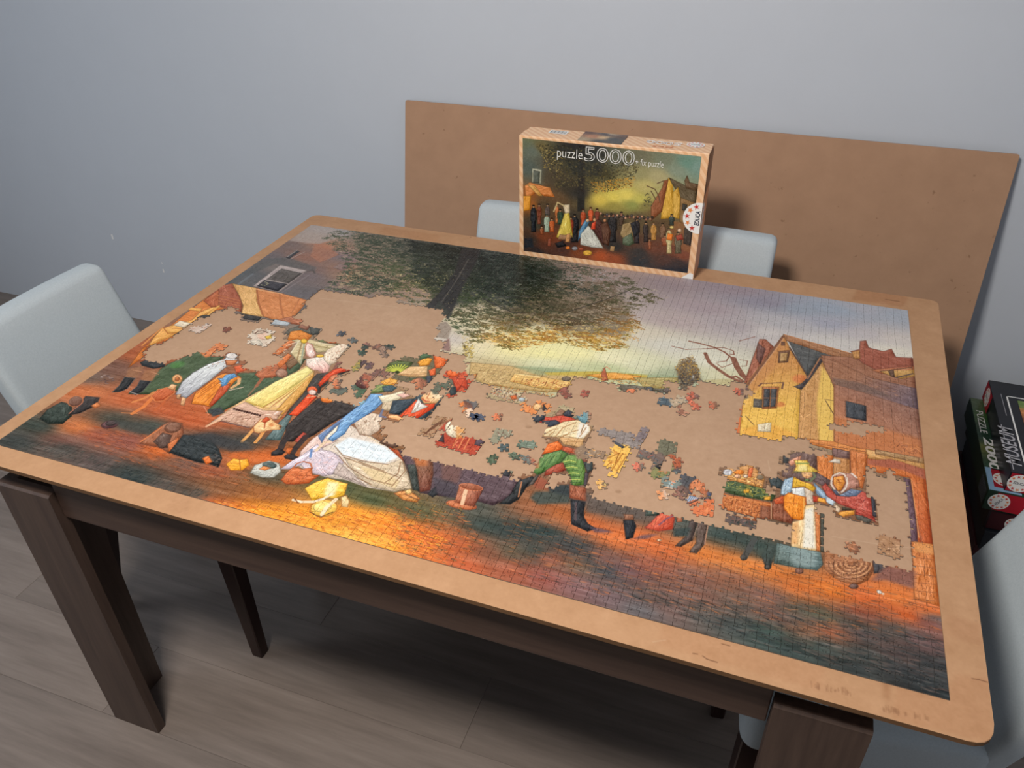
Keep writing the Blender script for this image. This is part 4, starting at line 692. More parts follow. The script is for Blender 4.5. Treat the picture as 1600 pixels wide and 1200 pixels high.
P([(1310, 775), (1330, 764), (1347, 767), (1338, 775), (1325, 776)], (118, 134, 160)); DB([(1312, 774), (1332, 766), (1344, 768), (1330, 775)], 14, [(90, 100, 130), (165, 175, 195)], L=6, W=1.6); P([(1300, 764), (1306, 766), (1312, 774), (1306, 773)], (100, 106, 128)); P([(1308, 801), (1320, 798), (1335, 797), (1335, 804), (1315, 808)], (238, 168, 76), o=((150, 85, 40),)); P([(1303, 786), (1314, 795), (1310, 801), (1304, 796)], (240, 214, 184)); P([(1316, 792), (1335, 796), (1328, 797), (1316, 797)], (80, 74, 60)); P([(1336, 804), (1348, 806), (1362, 812), (1358, 818), (1340, 812)], (96, 92, 84)); P([(1361, 772), (1367, 778), (1369, 808), (1364, 806)], (60, 62, 70))
# ---- basket of flowers
P([(1128, 754), (1149, 751), (1172, 758), (1192, 762), (1212, 774), (1206, 783), (1172, 778), (1142, 772), (1127, 766)], (76, 94, 62), nz=12); DB([(1129, 756), (1150, 753), (1190, 763), (1210, 774), (1200, 780), (1150, 770)], 90, [(150, 150, 80), (58, 78, 58), (196, 176, 84), (96, 112, 66)], L=11, W=2, spread=70); P([(1162, 765), (1172, 764), (1170, 770), (1162, 770)], (236, 180, 70)); P([(1194, 777), (1204, 775), (1203, 781), (1194, 781)], (240, 176, 66))
P([(1128, 742), (1136, 731), (1152, 731), (1167, 726), (1177, 728), (1183, 734), (1195, 745), (1192, 763), (1172, 758), (1149, 752), (1128, 750)], (206, 150, 92), nz=16); DB([(1130, 744), (1150, 738), (1190, 748), (1190, 760), (1150, 750)], 110, [(236, 176, 90), (150, 96, 56), (222, 140, 70), (232, 200, 130)], L=6, W=2.2, spread=60); EL(1137, 738, 7, 5, (212, 212, 216)); DB([(1131, 736), (1143, 736), (1140, 742)], 12, [(240, 240, 244), (160, 160, 175)], L=4, W=2); P([(1146, 738), (1154, 733), (1163, 736), (1160, 741), (1150, 742)], (234, 140, 56)); P([(1168, 745), (1170, 732), (1177, 730), (1174, 746)], (226, 118, 70)); EL(1152, 744, 5, 3, (240, 190, 150)); EL(1165, 744, 3.5, 2.5, (236, 214, 190)); EL(1188, 746, 6, 4, (110, 104, 92), a=.8)
P([(1125, 776), (1130, 770), (1140, 774), (1162, 777), (1206, 786), (1207, 811), (1181, 812), (1155, 806), (1134, 796)], (192, 112, 62), nz=10); DB([(1127, 777), (1160, 780), (1190, 786), (1186, 808), (1155, 803), (1134, 794)], 260, [(232, 160, 100), (130, 72, 42), (205, 125, 70)], L=6, W=1.6, ang=75, spread=30, a=.8); LN([(1128, 774), (1123, 782), (1132, 796)], 3, (206, 120, 66)); LN([(1140, 777), (1205, 789)], 2, (220, 140, 80)); P([(1188, 790), (1206, 792), (1206, 811), (1186, 811)], (120, 76, 62), a=.7, nz=14); LN([(1205, 786), (1205, 811)], 1.4, (200, 160, 130))
P([(1130, 802), (1150, 805), (1190, 814), (1186, 824), (1158, 821), (1136, 813)], (98, 84, 80), nz=20); DB([(1133, 804), (1186, 815), (1184, 822), (1140, 812)], 50, [(60, 70, 66), (130, 100, 90), (84, 78, 80)], L=12, W=2, ang=-5, spread=10)
# straw bundle
P([(1288, 862), (1307, 863), (1330, 866), (1344, 870), (1362, 877), (1366, 890), (1357, 905), (1343, 913), (1322, 911), (1303, 902), (1288, 888)], (172, 116, 80), nz=14)
for k in range(9):
    r = 6 + k * 4.2; LN([(1330 + r * 0.9 * math.cos(t), 880 + r * .62 * math.sin(t)) for t in np.linspace(-.2, math.pi + .1, 12)], 1.2, (222, 170, 126) if k % 2 else (116, 76, 56), .8)
DB([(1294, 866), (1340, 872), (1360, 886), (1340, 906), (1300, 896)], 130, [(220, 166, 120), (120, 78, 56), (150, 98, 68)], L=7, W=1.6, spread=70, a=.7); EL(1334, 916, 7, 4, (120, 92, 84)); P([(1364, 876), (1376, 878), (1388, 884), (1386, 894), (1366, 896)], (72, 70, 74)); P([(1384, 884), (1430, 892), (1428, 920), (1384, 906), (1360, 908)], (140, 94, 82), soft=3, nz=12); EL(1374, 925, 4, 2.6, (244, 236, 226), ang=30); EL(1380, 928, 2, 1.6, (240, 230, 220))
# ---- dancing man in green
P([(840, 660), (848, 651), (862, 652), (876, 647), (900, 655), (905, 662), (876, 664), (862, 668)], (196, 74, 54)); P([(846, 658), (868, 656), (878, 662), (862, 668), (850, 664)], (60, 66, 78)); P([(829, 655), (838, 645), (853, 646), (850, 656), (838, 660)], (60, 66, 74)); P([(868, 647), (876, 639), (884, 643), (880, 649), (870, 650)], (150, 112, 90)); P([(880, 646), (888, 640), (898, 646), (894, 652), (882, 650)], (62, 64, 74)); P([(896, 652), (906, 646), (906, 652), (899, 656)], (120, 128, 116))
P([(846, 677), (852, 670), (870, 664), (880, 659), (902, 656), (920, 662), (924, 672), (912, 686), (911, 699), (880, 692), (870, 683), (850, 682)], (228, 208, 166), o=((140, 95, 60),)); P([(905, 660), (920, 663), (921, 674), (911, 684), (900, 684)], (238, 232, 218), soft=2); P([(872, 682), (912, 686), (910, 700), (880, 694)], (214, 172, 122))
for q in ([(850, 679), (862, 672), (872, 670)], [(868, 682), (880, 668), (900, 660)], [(876, 684), (890, 676), (904, 672)], [(858, 680), (866, 674)], [(912, 664), (908, 676)], [(916, 668), (906, 682)], [(884, 690), (906, 690)], [(880, 680), (896, 684)]): LN(q, 1.2, (172, 124, 76), .85)
P([(846, 710), (855, 694), (872, 689), (881, 699), (877, 705)], (220, 110, 48), nz=14); P([(880, 697), (905, 703), (905, 711), (878, 704)], (192, 96, 66))
P([(829, 734), (840, 720), (850, 710), (877, 703), (887, 709), (877, 722), (860, 731), (841, 743)], (96, 132, 76), o=((50, 70, 45),)); P([(878, 721), (887, 710), (902, 711), (911, 720), (916, 735), (914, 757), (894, 760), (892, 745), (885, 732)], (104, 138, 72), o=((50, 70, 45),))
for k in range(8): LN([(880 + k * 1.6, 722 + k * 4.5), (890 + k * 1.5, 719 + k * 5), (900 + k * 1, 722 + k * 4.5)], 1.6, (206, 212, 112) if k % 2 == 0 else (60, 90, 50), .85)
for k in range(6): LN([(834 + k * 6, 736 - k * 3), (838 + k * 6, 727 - k * 3), (846 + k * 6, 722 - k * 3)], 1.2, (150, 176, 110) if k % 2 else (62, 92, 54), .75)
P([(853, 735), (868, 726), (880, 723), (884, 735), (872, 738), (850, 744)], (172, 86, 66)); P([(908, 712), (920, 716), (924, 735), (916, 745), (914, 728)], (140, 84, 70)); P([(912, 722), (926, 722), (926, 734), (918, 740)], (68, 76, 76)); P([(914, 738), (920, 740), (916, 760), (912, 758)], (84, 74, 80))
P([(840, 742), (856, 752), (860, 764), (838, 764), (832, 756)], (150, 84, 62), soft=1.5); P([(856, 757), (884, 758), (890, 756), (892, 780), (860, 775)], (56, 64, 66), soft=1.5); P([(836, 768), (860, 768), (890, 776), (892, 786), (840, 788), (828, 778)], (72, 78, 72), soft=3)
P([(890, 757), (915, 762), (917, 783), (890, 778)], (164, 98, 72), o=((95, 55, 45),)); P([(892, 780), (915, 784), (912, 797), (912, 808), (918, 818), (931, 826), (918, 830), (893, 819)], (50, 52, 57), o=((30, 32, 36),)); LN([(900, 786), (899, 812)], 3, (110, 86, 88), .6); P([(918, 822), (950, 828), (958, 832), (930, 832)], (92, 76, 92), soft=2, a=.8)
P([(809, 752), (832, 744), (838, 750), (822, 762), (810, 780), (797, 788), (780, 787), (798, 772)], (48, 51, 53)); LN([(815, 753), (810, 776)], 2, (196, 132, 92)); P([(836, 744), (844, 740), (834, 756), (824, 760)], (92, 84, 78))
P([(915, 770), (930, 772), (957, 780), (1000, 792), (1000, 812), (960, 806), (916, 800)], (96, 86, 80), soft=3, nz=12, a=.8); P([(974, 813), (990, 813), (994, 822), (989, 840), (978, 843)], (44, 47, 53)); P([(988, 842), (1004, 836), (1030, 834), (1010, 842)], (96, 78, 92), soft=2, a=.8); P([(974, 803), (990, 804), (990, 812), (976, 812)], (150, 104, 80))
P([(1007, 825), (1018, 815), (1031, 801), (1052, 804), (1054, 810), (1051, 827), (1029, 830)], (202, 90, 66), o=((130, 60, 50),)); LN([(1030, 820), (1042, 810), (1052, 806)], 2, (130, 90, 110)); LN([(1020, 820), (1036, 804)], 1.5, (232, 130, 95)); P([(1056, 806), (1066, 804), (1066, 815), (1058, 816)], (170, 104, 74))
P([(1078, 812), (1089, 815), (1082, 844), (1064, 854), (1055, 853), (1073, 837)], (84, 72, 68)); P([(1090, 814), (1105, 819), (1101, 850), (1088, 865), (1077, 862), (1088, 848)], (102, 86, 78)); LN([(1106, 822), (1101, 850)], 1.6, (180, 136, 112)); LN([(1092, 818), (1082, 842)], 1, (150, 120, 105)); LN([(1179, 842), (1170, 858), (1163, 871)], 8, (76, 78, 76)); EL(1162, 871, 5, 4.5, (84, 82, 78)); P([(1052, 826), (1080, 824), (1075, 838), (1052, 838)], (62, 72, 70), soft=2)
P([(1010, 795), (1030, 798), (1030, 805), (1008, 806)], (76, 88, 80)); EL(1030, 844, 3, 1.8, (240, 205, 170))
P([(783, 742), (793, 730), (800, 733), (795, 745)], (58, 58, 62)); P([(796, 735), (806, 730), (810, 736), (800, 742)], (130, 130, 112))
# ---------------------------------------------------------------- the jigsaw: 100 x 50 cut pieces
NX, NY = 100, 50
GX, GY = JW / NX, JH / NY
cx = np.zeros((NY + 1, NX + 1)); cy = np.zeros((NY + 1, NX + 1))
for j in range(NY + 1):
    for i in range(NX + 1):
        cx[j, i] = i * GX + (0 if i in (0, NX) else 0.0007 * math.sin(j * 0.7 + i * 1.9) + rng.normal(0, 0.0004))
        cy[j, i] = j * GY + (0 if j in (0, NY) else 0.0009 * math.sin(i * 0.55 + j * 2.3) + rng.normal(0, 0.0004))
KN = [(-1.5, 0.05), (-1.25, 0.9), (-2.35, 2.0), (-2.2, 3.6), (-0.9, 4.6), (0.9, 4.6), (2.2, 3.6), (2.35, 2.0), (1.25, 0.9), (1.5, 0.05)]
def edge(a, b, sgn, sh=0.0, sc=1.0):
    # points from a up to, not including, b, with a knob to the left of a->b when sgn > 0
    a = np.array(a); b = np.array(b)
    if sgn == 0: return [a]
    d = b - a; L = np.hypot(*d); u = d / L; n = np.array([-u[1], u[0]]) * sgn
    m = a + d * (0.5 + sh)
    return [a, a + d * 0.2 - n * 0.0005] + [m + u * (p[0] * 0.001 * sc) + n * (p[1] * 0.001 * sc) for p in KN] + [a + d * 0.8 - n * 0.0005]
hs = rng.choice([-1, 1], (NY + 1, NX)); vs_ = rng.choice([-1, 1], (NY, NX + 1))
hsh = rng.uniform(-.07, .07, (NY + 1, NX)); vsh = rng.uniform(-.1, .1, (NY, NX + 1))
hs[0] = hs[NY] = 0; vs_[:, 0] = vs_[:, NX] = 0
def rev(pts_full): return pts_full[::-1]
def full(a, b, s, sh): return edge(a, b, s, sh) + [np.array(b)]
def outline(i, j):
    A = (cx[j, i], cy[j, i]); B = (cx[j, i + 1], cy[j, i + 1]); D = (cx[j + 1, i], cy[j + 1, i]); E_ = (cx[j + 1, i + 1], cy[j + 1, i + 1])
    bot = full(A, B, hs[j, i], hsh[j, i]); rgt = full(B, E_, vs_[j, i + 1], vsh[j, i + 1])
    top = rev(full(D, E_, hs[j + 1, i], hsh[j + 1, i])); lft = rev(full(A, D, vs_[j, i], vsh[j, i]))
    return np.array(bot[:-1] + rgt[:-1] + top[:-1] + lft[:-1])
def piece_data(ol, gap=0.00016, bev=0.00046):
    nx = np.roll(ol, -1, 0) - ol; pv = ol - np.roll(ol, 1, 0)
    t = nx / (np.hypot(nx[:, 0], nx[:, 1])[:, None] + 1e-12) + pv / (np.hypot(pv[:, 0], pv[:, 1])[:, None] + 1e-12)
    t /= np.hypot(t[:, 0], t[:, 1])[:, None] + 1e-9
    nrm = np.c_[-t[:, 1], t[:, 0]]
    return ol + nrm * bev, ol + nrm * gap
def add_piece(V, F, MI, UV, ol, tilt=(0, 0, 0), xf=None, uvol=None):
    r0, r1 = piece_data(ol)
    n = len(ol); k = len(V); c = ol.mean(0)
    tl = lambda p: tilt[2] + tilt[0] * (p[0] - c[0]) + tilt[1] * (p[1] - c[1])
    uvs = [(r0 if uvol is None else piece_data(uvol)[0]), (r1 if uvol is None else piece_data(uvol)[1])]
    for ring, z, q in ((r0, 0.0, 0), (r1, -0.00045, 1), (r1, -0.00195, 1)):
        for m_ in range(n):
            p = ring[m_]; uvp = uvs[q][m_]
            UV.append((uvp[0] / JW, uvp[1] / JH))
            zz = z + (tl(p) if z > -0.001 else 0.0)
            if xf is not None: p = xf(p)
            V.append((p[0], p[1], TZ + zz))
    F.append(tuple(range(k, k + n))); MI.append(0)
    for a in range(n):
        b_ = (a + 1) % n
        F.append((k + n + a, k + n + b_, k + b_, k + a)); MI.append(0)
        F.append((k + 2 * n + a, k + 2 * n + b_, k + n + b_, k + n + a)); MI.append(1)
def piece_mesh(name, V, F, MI, UV):
    me = bpy.data.meshes.new(name); me.from_pydata(V, [], F)
    uv = me.uv_layers.new(name='print')
    li = np.empty(len(me.loops), np.int32); me.loops.foreach_get('vertex_index', li)
    uv.data.foreach_set('uv', np.array(UV, np.float32)[li].ravel())
    me.polygons.foreach_set('material_index', np.array(MI, np.int32))
    me.materials.append(PRINT); me.materials.append(CARD)
    return me
def tilt(): return (rng.normal(0, 0.006), rng.normal(0, 0.006), rng.normal(0, 0.00006))
# cell centres as seen on the photograph
Hinv = lambda pts: np.c_[C.T(pts)[:, 0] / C.w * JW, C.T(pts)[:, 1] / C.h * JH]
def inside(poly, X, Y):
    m = np.zeros(X.shape, bool); n = len(poly)
    for i in range(n):
        ax, ay = poly[i]; bx, by = poly[(i + 1) % n]
        if ay == by: continue
        m ^= ((ay > Y) != (by > Y)) & (X < ax + (Y - ay) * (bx - ax) / (by - ay))
    return m
SS = 4
sx_ = ((np.arange(NX * SS) + 0.5) / SS) * GX; sy_ = ((np.arange(NY * SS) + 0.5) / SS) * GY
SX, SY = np.meshgrid(sx_, sy_)
def cover(poly_px):
    m = inside(Hinv(poly_px), SX, SY).astype(float)
    return m.reshape(NY, SS, NX, SS).mean((1, 3))
HOLE_L = [(224, 553), (229, 542), (238, 536), (264, 532), (267, 525), (286, 518), (302, 504), (309, 498), (328, 494), (339, 485), (353, 482), (376, 487), (377, 491), (383, 500), (404, 502), (412, 496), (420, 502), (424, 508), (450, 510), (456, 510), (444, 518), (441, 525), (445, 535), (434, 541), (424, 551), (430, 557), (448, 553), (431, 566), (427, 571), (410, 574), (399, 580), (386, 574), (382, 569), (375, 563), (375, 553), (364, 551), (354, 553), (350, 557), (325, 555), (320, 549), (306, 549), (292, 556), (280, 557), (262, 569), (255, 566), (237, 564), (222, 563)]
HOLE_M = [(505, 452), (535, 456), (575, 463), (600, 461), (640, 474), (656, 480), (672, 477), (702, 491), (697, 500), (682, 507), (690, 515), (678, 526), (696, 533), (686, 545), (700, 550), (722, 552), (732, 563), (737, 571), (728, 577), (733, 588), (743, 594), (757, 599), (768, 602), (760, 607), (752, 613), (766, 619), (790, 625), (805, 629), (828, 627), (824, 621), (806, 612), (797, 606), (824, 610), (850, 614), (865, 617), (867, 611), (886, 612), (896, 600), (898, 590), (917, 590), (945, 597), (966, 602), (970, 610), (980, 618), (991, 618), (998, 609), (1029, 614), (1048, 613), (1050, 606), (1038, 599), (1043, 593), (1062, 598), (1064, 612), (1076, 612), (1078, 600), (1094, 597), (1124, 601), (1145, 598), (1159, 600), (1173, 606), (1167, 620), (1162, 636), (1156, 683), (1175, 687), (1207, 693), (1230, 683), (1250, 688), (1275, 697), (1303, 706), (1303, 711), (1276, 707), (1240, 704), (1225, 709), (1222, 722), (1228, 732), (1222, 737), (1222, 747), (1212, 744), (1201, 748), (1205, 761), (1222, 765), (1210, 776), (1198, 766), (1196, 745), (1184, 733), (1176, 727), (1165, 725), (1150, 731), (1130, 731), (1127, 760), (1122, 778), (1134, 797), (1150, 806), (1181, 812), (1207, 811), (1236, 818), (1236, 852), (1207, 842), (1182, 836), (1132, 821), (1100, 817), (1062, 804), (1020, 795), (975, 787), (957, 780), (930, 772), (918, 768), (916, 760), (925, 735), (920, 714), (905, 704), (912, 690), (926, 674), (922, 660), (905, 650), (898, 643), (885, 638), (867, 639), (864, 648), (850, 645), (838, 644), (829, 654), (838, 661), (852, 661), (870, 664), (850, 672), (846, 680), (868, 685), (870, 690), (852, 695), (845, 712), (838, 720), (828, 735), (822, 746), (810, 750), (796, 746), (810, 733), (800, 729), (784, 740), (725, 727), (677, 715), (638, 709), (622, 701), (622, 688), (600, 684), (590, 680), (597, 664), (604, 652), (628, 655), (646, 657), (662, 656), (680, 641), (699, 622), (694, 612), (672, 606), (656, 613), (643, 622), (640, 613), (628, 610), (622, 604), (626, 594), (609, 589), (594, 597), (576, 606), (582, 614), (566, 626), (550, 632), (535, 627), (512, 619), (500, 620), (500, 606), (512, 600), (522, 590), (536, 582), (550, 578), (546, 571), (532, 573), (536, 562), (526, 562), (535, 552), (546, 547), (550, 538), (536, 533), (506, 528), (492, 526), (500, 516), (498, 511), (484, 509), (478, 508), (466, 502), (462, 492), (472, 480), (482, 469)]
HOLE_LEGS = [(848, 747), (855, 738), (866, 739), (875, 737), (886, 741), (887, 756), (874, 759), (857, 756)]
HOLE_DOOR = [(1348, 736), (1357, 733), (1372, 739), (1402, 742), (1414, 748), (1416, 775), (1418, 800), (1423, 825), (1425, 847), (1428, 870), (1429, 892), (1414, 888), (1397, 882), (1382, 883), (1367, 875), (1358, 877), (1343, 869), (1330, 867), (1307, 863), (1292, 861), (1290, 837), (1289, 803), (1282, 797), (1272, 788), (1294, 786), (1302, 796), (1307, 805), (1322, 809), (1346, 811), (1366, 818), (1370, 810), (1368, 792), (1365, 774), (1358, 770), (1348, 766)]
HOLE_WALL = [(1304, 663), (1350, 661), (1375, 663), (1377, 677), (1325, 675), (1302, 681)]
gone = np.maximum.reduce([cover(h) for h in (HOLE_L, HOLE_M, HOLE_LEGS, HOLE_DOOR, HOLE_WALL)])
present = gone < 0.5
# fragments: several joined pieces lying in the bare gaps; painted where they lie
FRAG = [
 ([(386, 536), (392, 524), (401, 515), (416, 513), (426, 518), (431, 526), (422, 534), (410, 539), (400, 542), (389, 540)], 2, 'joined pieces showing a pale face in a bonnet, in the gap below the canopy'),
 ([(295, 514), (307, 509), (326, 504), (331, 510), (314, 519), (301, 520)], -3, 'joined white and rust pieces in the gap beside the timber stall'),
 ([(318, 547), (336, 539), (354, 534), (355, 544), (338, 548), (328, 553)], 4, 'joined orange pieces lying above the lady in white'),
 ([(601, 571), (615, 563), (637, 557), (650, 560), (655, 551), (674, 551), (680, 555), (700, 559), (695, 572), (682, 577), (681, 588), (675, 598), (665, 603), (650, 602), (640, 592), (622, 587), (606, 581)], -2, 'large joined fragment with a green fan and an orange flowered bonnet'),
 ([(697, 580), (708, 575), (719, 580), (722, 589), (731, 592), (731, 611), (712, 614), (703, 619), (700, 611), (706, 600), (697, 588)], 3, 'joined pieces of a figure in a red coat beside the fan fragment'),
 ([(719, 627), (744, 627), (745, 637), (721, 637)], -3, 'two joined plain grey pieces in the gap right of the smiling face'),
 ([(655, 681), (661, 670), (690, 654), (702, 651), (704, 661), (690, 673), (666, 682)], 6, 'joined pieces with brown twigs between the smiling face and the red cloth'),
 ([(684, 690), (692, 676), (703, 667), (713, 664), (718, 669), (718, 677), (733, 678), (746, 685), (758, 688), (755, 697), (740, 703), (724, 706), (705, 699), (696, 697)], -3, 'joined crimson cloth fragment with a small white cap on its edge'),
 ([(763, 683), (780, 667), (800, 671), (801, 678), (778, 686), (768, 689)], 5, 'joined green and cream pieces left of the white shirt'),
 ([(810, 690), (822, 687), (836, 692), (834, 701), (812, 701)], 4, 'two joined grey green pieces left of the orange vest'),
 ([(815, 635), (836, 629), (851, 629), (857, 639), (845, 642), (822, 646)], -4, 'joined orange and peach pieces above the red scarf of the dancer'),
 ([(937, 666), (955, 670), (969, 671), (981, 675), (989, 685), (1000, 693), (1006, 702), (996, 706), (986, 698), (972, 699), (958, 686), (940, 678)], 3, 'long plain grey joined fragment right of the white shirt'),
 ([(990, 673), (1000, 671), (1014, 679), (1013, 687), (998, 684)], -5, 'small mauve grey joined pair above the long grey fragment'),
 ([(1021, 699), (1030, 688), (1053, 692), (1057, 703), (1046, 711), (1025, 706)], 4, 'olive grey joined fragment alone in the middle of the bare board'),
 ([(944, 726), (948, 711), (954, 701), (975, 703), (983, 712), (976, 720), (971, 738), (960, 746), (952, 740), (955, 727)], -4, 'joined yellow trousers fragment lying near the dancing man'),
 ([(905, 705), (922, 698), (946, 706), (940, 714), (910, 714)], 5, 'joined pieces with two small orange faces beside the dancing man'),
 ([(1044, 718), (1052, 717), (1068, 724), (1070, 735), (1050, 732)], 7, 'joined rust brown pair standing apart above the dark heap of pieces'),
 ([(998, 709), (1010, 704), (1026, 713), (1038, 722), (1036, 738), (1026, 734), (1014, 722), (1000, 717)], -3, 'joined rust and blue grey strip below the long grey fragment'),
 ([(1018, 741), (1030, 735), (1044, 730), (1046, 742), (1030, 748), (1020, 748)], 5, 'joined green and ochre leaf pieces at the top of the heap'),
 ([(1055, 741), (1076, 738), (1083, 750), (1086, 757), (1076, 766), (1066, 764), (1054, 752)], -6, 'joined charcoal grey fragment in the heap of pieces'),
 ([(1034, 752), (1052, 746), (1056, 758), (1058, 766), (1038, 766)], 2, 'joined teal and flesh coloured pieces in the heap'),
 ([(1070, 783), (1084, 774), (1097, 767), (1110, 772), (1110, 779), (1085, 791)], -5, 'joined pieces with blue and white stripes near the basket'),
 ([(1080, 793), (1096, 785), (1119, 783), (1121, 790), (1103, 801), (1091, 807)], 5, 'joined orange pieces below the blue striped fragment'),
 ([(1131, 802), (1150, 805), (1188, 815), (1186, 825), (1158, 822), (1136, 813)], 1, 'dark joined strip lying below the flower basket'),
 ([(1369, 848), (1382, 841), (1406, 852), (1408, 862), (1394, 868), (1372, 858)], -4, 'joined tan and brown fragment in the gap under the archway'),
 ([(1028, 621), (1036, 619), (1056, 629), (1056, 637), (1030, 633)], 3, 'joined dark blue fragment below the round bush'),
 ([(1052, 626), (1066, 620), (1078, 622), (1077, 631), (1056, 632)], -2, 'joined cream and teal pieces below the round bush'),
 ([(583, 539), (598, 537), (604, 540), (603, 548), (585, 548)], 3, 'joined rust and grey pair in the bare gap above the fan'),
 ([(551, 570), (566, 563), (570, 570), (556, 578)], 4, 'joined yellow and green pair beside the red sash'),
 ([(552, 590), (575, 584), (602, 578), (604, 588), (578, 592), (556, 594)], -2, 'joined thin brown strip left of the green fan'),
 ([(548, 614), (556, 602), (574, 598), (576, 608), (558, 618)], 5, 'joined green leaf fragment left of the seated lady'),
 ([(516, 606), (524, 600), (543, 606), (542, 618), (520, 617)], -4, 'joined grey green pair above the black coat'),
 ([(676, 602), (690, 594), (703, 598), (702, 609), (684, 610)], 3, 'joined green and brown pair above the smiling face'),
]
# single loose pieces: where, first colour, second colour, turn, label
LOOSE = [
 (533, 521, (92, 94, 100), (70, 72, 78), 8, 'loose slate grey jigsaw piece alone in the big bare gap under the tree'),
 (551, 531, (98, 104, 104), (80, 86, 84), 60, 'loose grey jigsaw piece just beside the shawl of the tall lady'),
 (571, 540, (176, 112, 96), (110, 86, 78), 20, 'loose pinkish brown jigsaw piece in the row above the fan'),
 (609, 542, (60, 72, 66), (80, 88, 80), 75, 'loose dark green jigsaw piece at the end of the row above the fan'),
 (565, 550, (74, 92, 78), (60, 66, 62), 35, 'loose moss green jigsaw piece under the row above the fan'),
 (600, 553, (150, 122, 104), (92, 84, 78), 50, 'loose tan and grey jigsaw piece under the row above the fan'),
 (577, 571, (92, 74, 76), (130, 96, 92), 15, 'loose purplish brown jigsaw piece left of the green fan'),
 (566, 597, (96, 60, 56), (200, 120, 90), 80, 'loose maroon jigsaw piece under the thin brown strip'),
 (527, 597, (200, 124, 88), (88, 90, 88), 10, 'loose orange and grey jigsaw piece beside the red sash'),
 (655, 603, (186, 120, 86), (150, 100, 80), 25, 'loose light brown jigsaw piece under the fan fragment'),
 (354, 514, (120, 72, 58), (150, 96, 72), 30, 'loose dark brown jigsaw piece alone in the gap below the canopy'),
 (730, 640, (216, 122, 62), (96, 76, 76), 5, 'loose bright orange jigsaw piece under the plain grey pair'),
 (738, 650, (226, 196, 170), (120, 90, 100), 70, 'loose cream jigsaw piece with a small face'),
 (749, 652, (64, 72, 92), (92, 98, 112), 40, 'loose navy jigsaw piece beside the small face piece'),
 (778, 651, (212, 122, 84), (104, 86, 76), 12, 'loose orange brown jigsaw piece alone in the middle of the gap'),
 (710, 671, (226, 212, 186), (220, 150, 80), 20, 'loose ivory jigsaw piece touching the crimson cloth fragment'),
 (788, 699, (84, 98, 100), (70, 80, 80), 20, 'loose blue grey jigsaw piece left of the grey green pair'),
 (806, 712, (104, 118, 98), (76, 86, 74), 80, 'loose green speckled jigsaw piece under the grey green pair'),
 (770, 717, (86, 100, 78), (74, 86, 70), 5, 'loose dark green jigsaw piece above the dark trousers band'),
 (826, 718, (104, 112, 108), (196, 110, 80), 60, 'loose grey jigsaw piece with a red edge near the green trousers'),
 (917, 649, (110, 150, 160), (190, 120, 84), 10, 'loose teal and brown jigsaw piece beside the white shirt'),
 (885, 617, (150, 92, 78), (120, 84, 76), 45, 'loose brown jigsaw piece just below the painted town'),
 (914, 614, (170, 96, 80), (150, 84, 70), 3, 'loose brick red jigsaw piece below the yellow fields'),
 (940, 757, (232, 180, 108), (110, 98, 92), 30, 'loose peach jigsaw piece beside the dancing man and his green leg'),
 (998, 728, (212, 120, 96), (96, 112, 106), 0, 'loose jigsaw piece with a red cross bar beside the yellow trousers'),
 (1035, 773, (224, 152, 104), (206, 196, 186), 25, 'loose peach jigsaw piece at the lower edge of the heap'),
 (1062, 773, (140, 100, 86), (110, 92, 86), 70, 'loose brown jigsaw piece between the charcoal and striped fragments'),
 (1094, 760, (206, 126, 84), (180, 110, 78), 15, 'loose orange brown jigsaw piece at the upper edge of the heap'),
 (1083, 617, (200, 110, 86), (110, 100, 96), 55, 'loose red and grey jigsaw piece right under the bush'),
 (1086, 635, (206, 112, 84), (170, 90, 72), 20, 'loose coral jigsaw piece below the bush, left of the rust one'),
 (1067, 644, (150, 104, 84), (206, 160, 130), 65, 'loose brown jigsaw piece lowest of the group under the bush'),
 (1114, 632, (190, 110, 82), (120, 96, 76), 10, 'loose rust jigsaw piece between the bush group and the house'),
 (1155, 611, (206, 106, 78), (96, 90, 90), 5, 'loose red jigsaw piece touching the corner of the house'),
 (1332, 854, (172, 118, 86), (140, 96, 74), 20, 'loose tan jigsaw piece above the straw bundle'),
]
FC = [None] * len(FRAG)
def fp(k, base, dabs_=None, n=20, **kw):
    P(FRAG[k][0], base, soft=3, nz=12)
    if dabs_: DB(FRAG[k][0], n, dabs_, **kw)
ex = lambda k, f=1.0: None
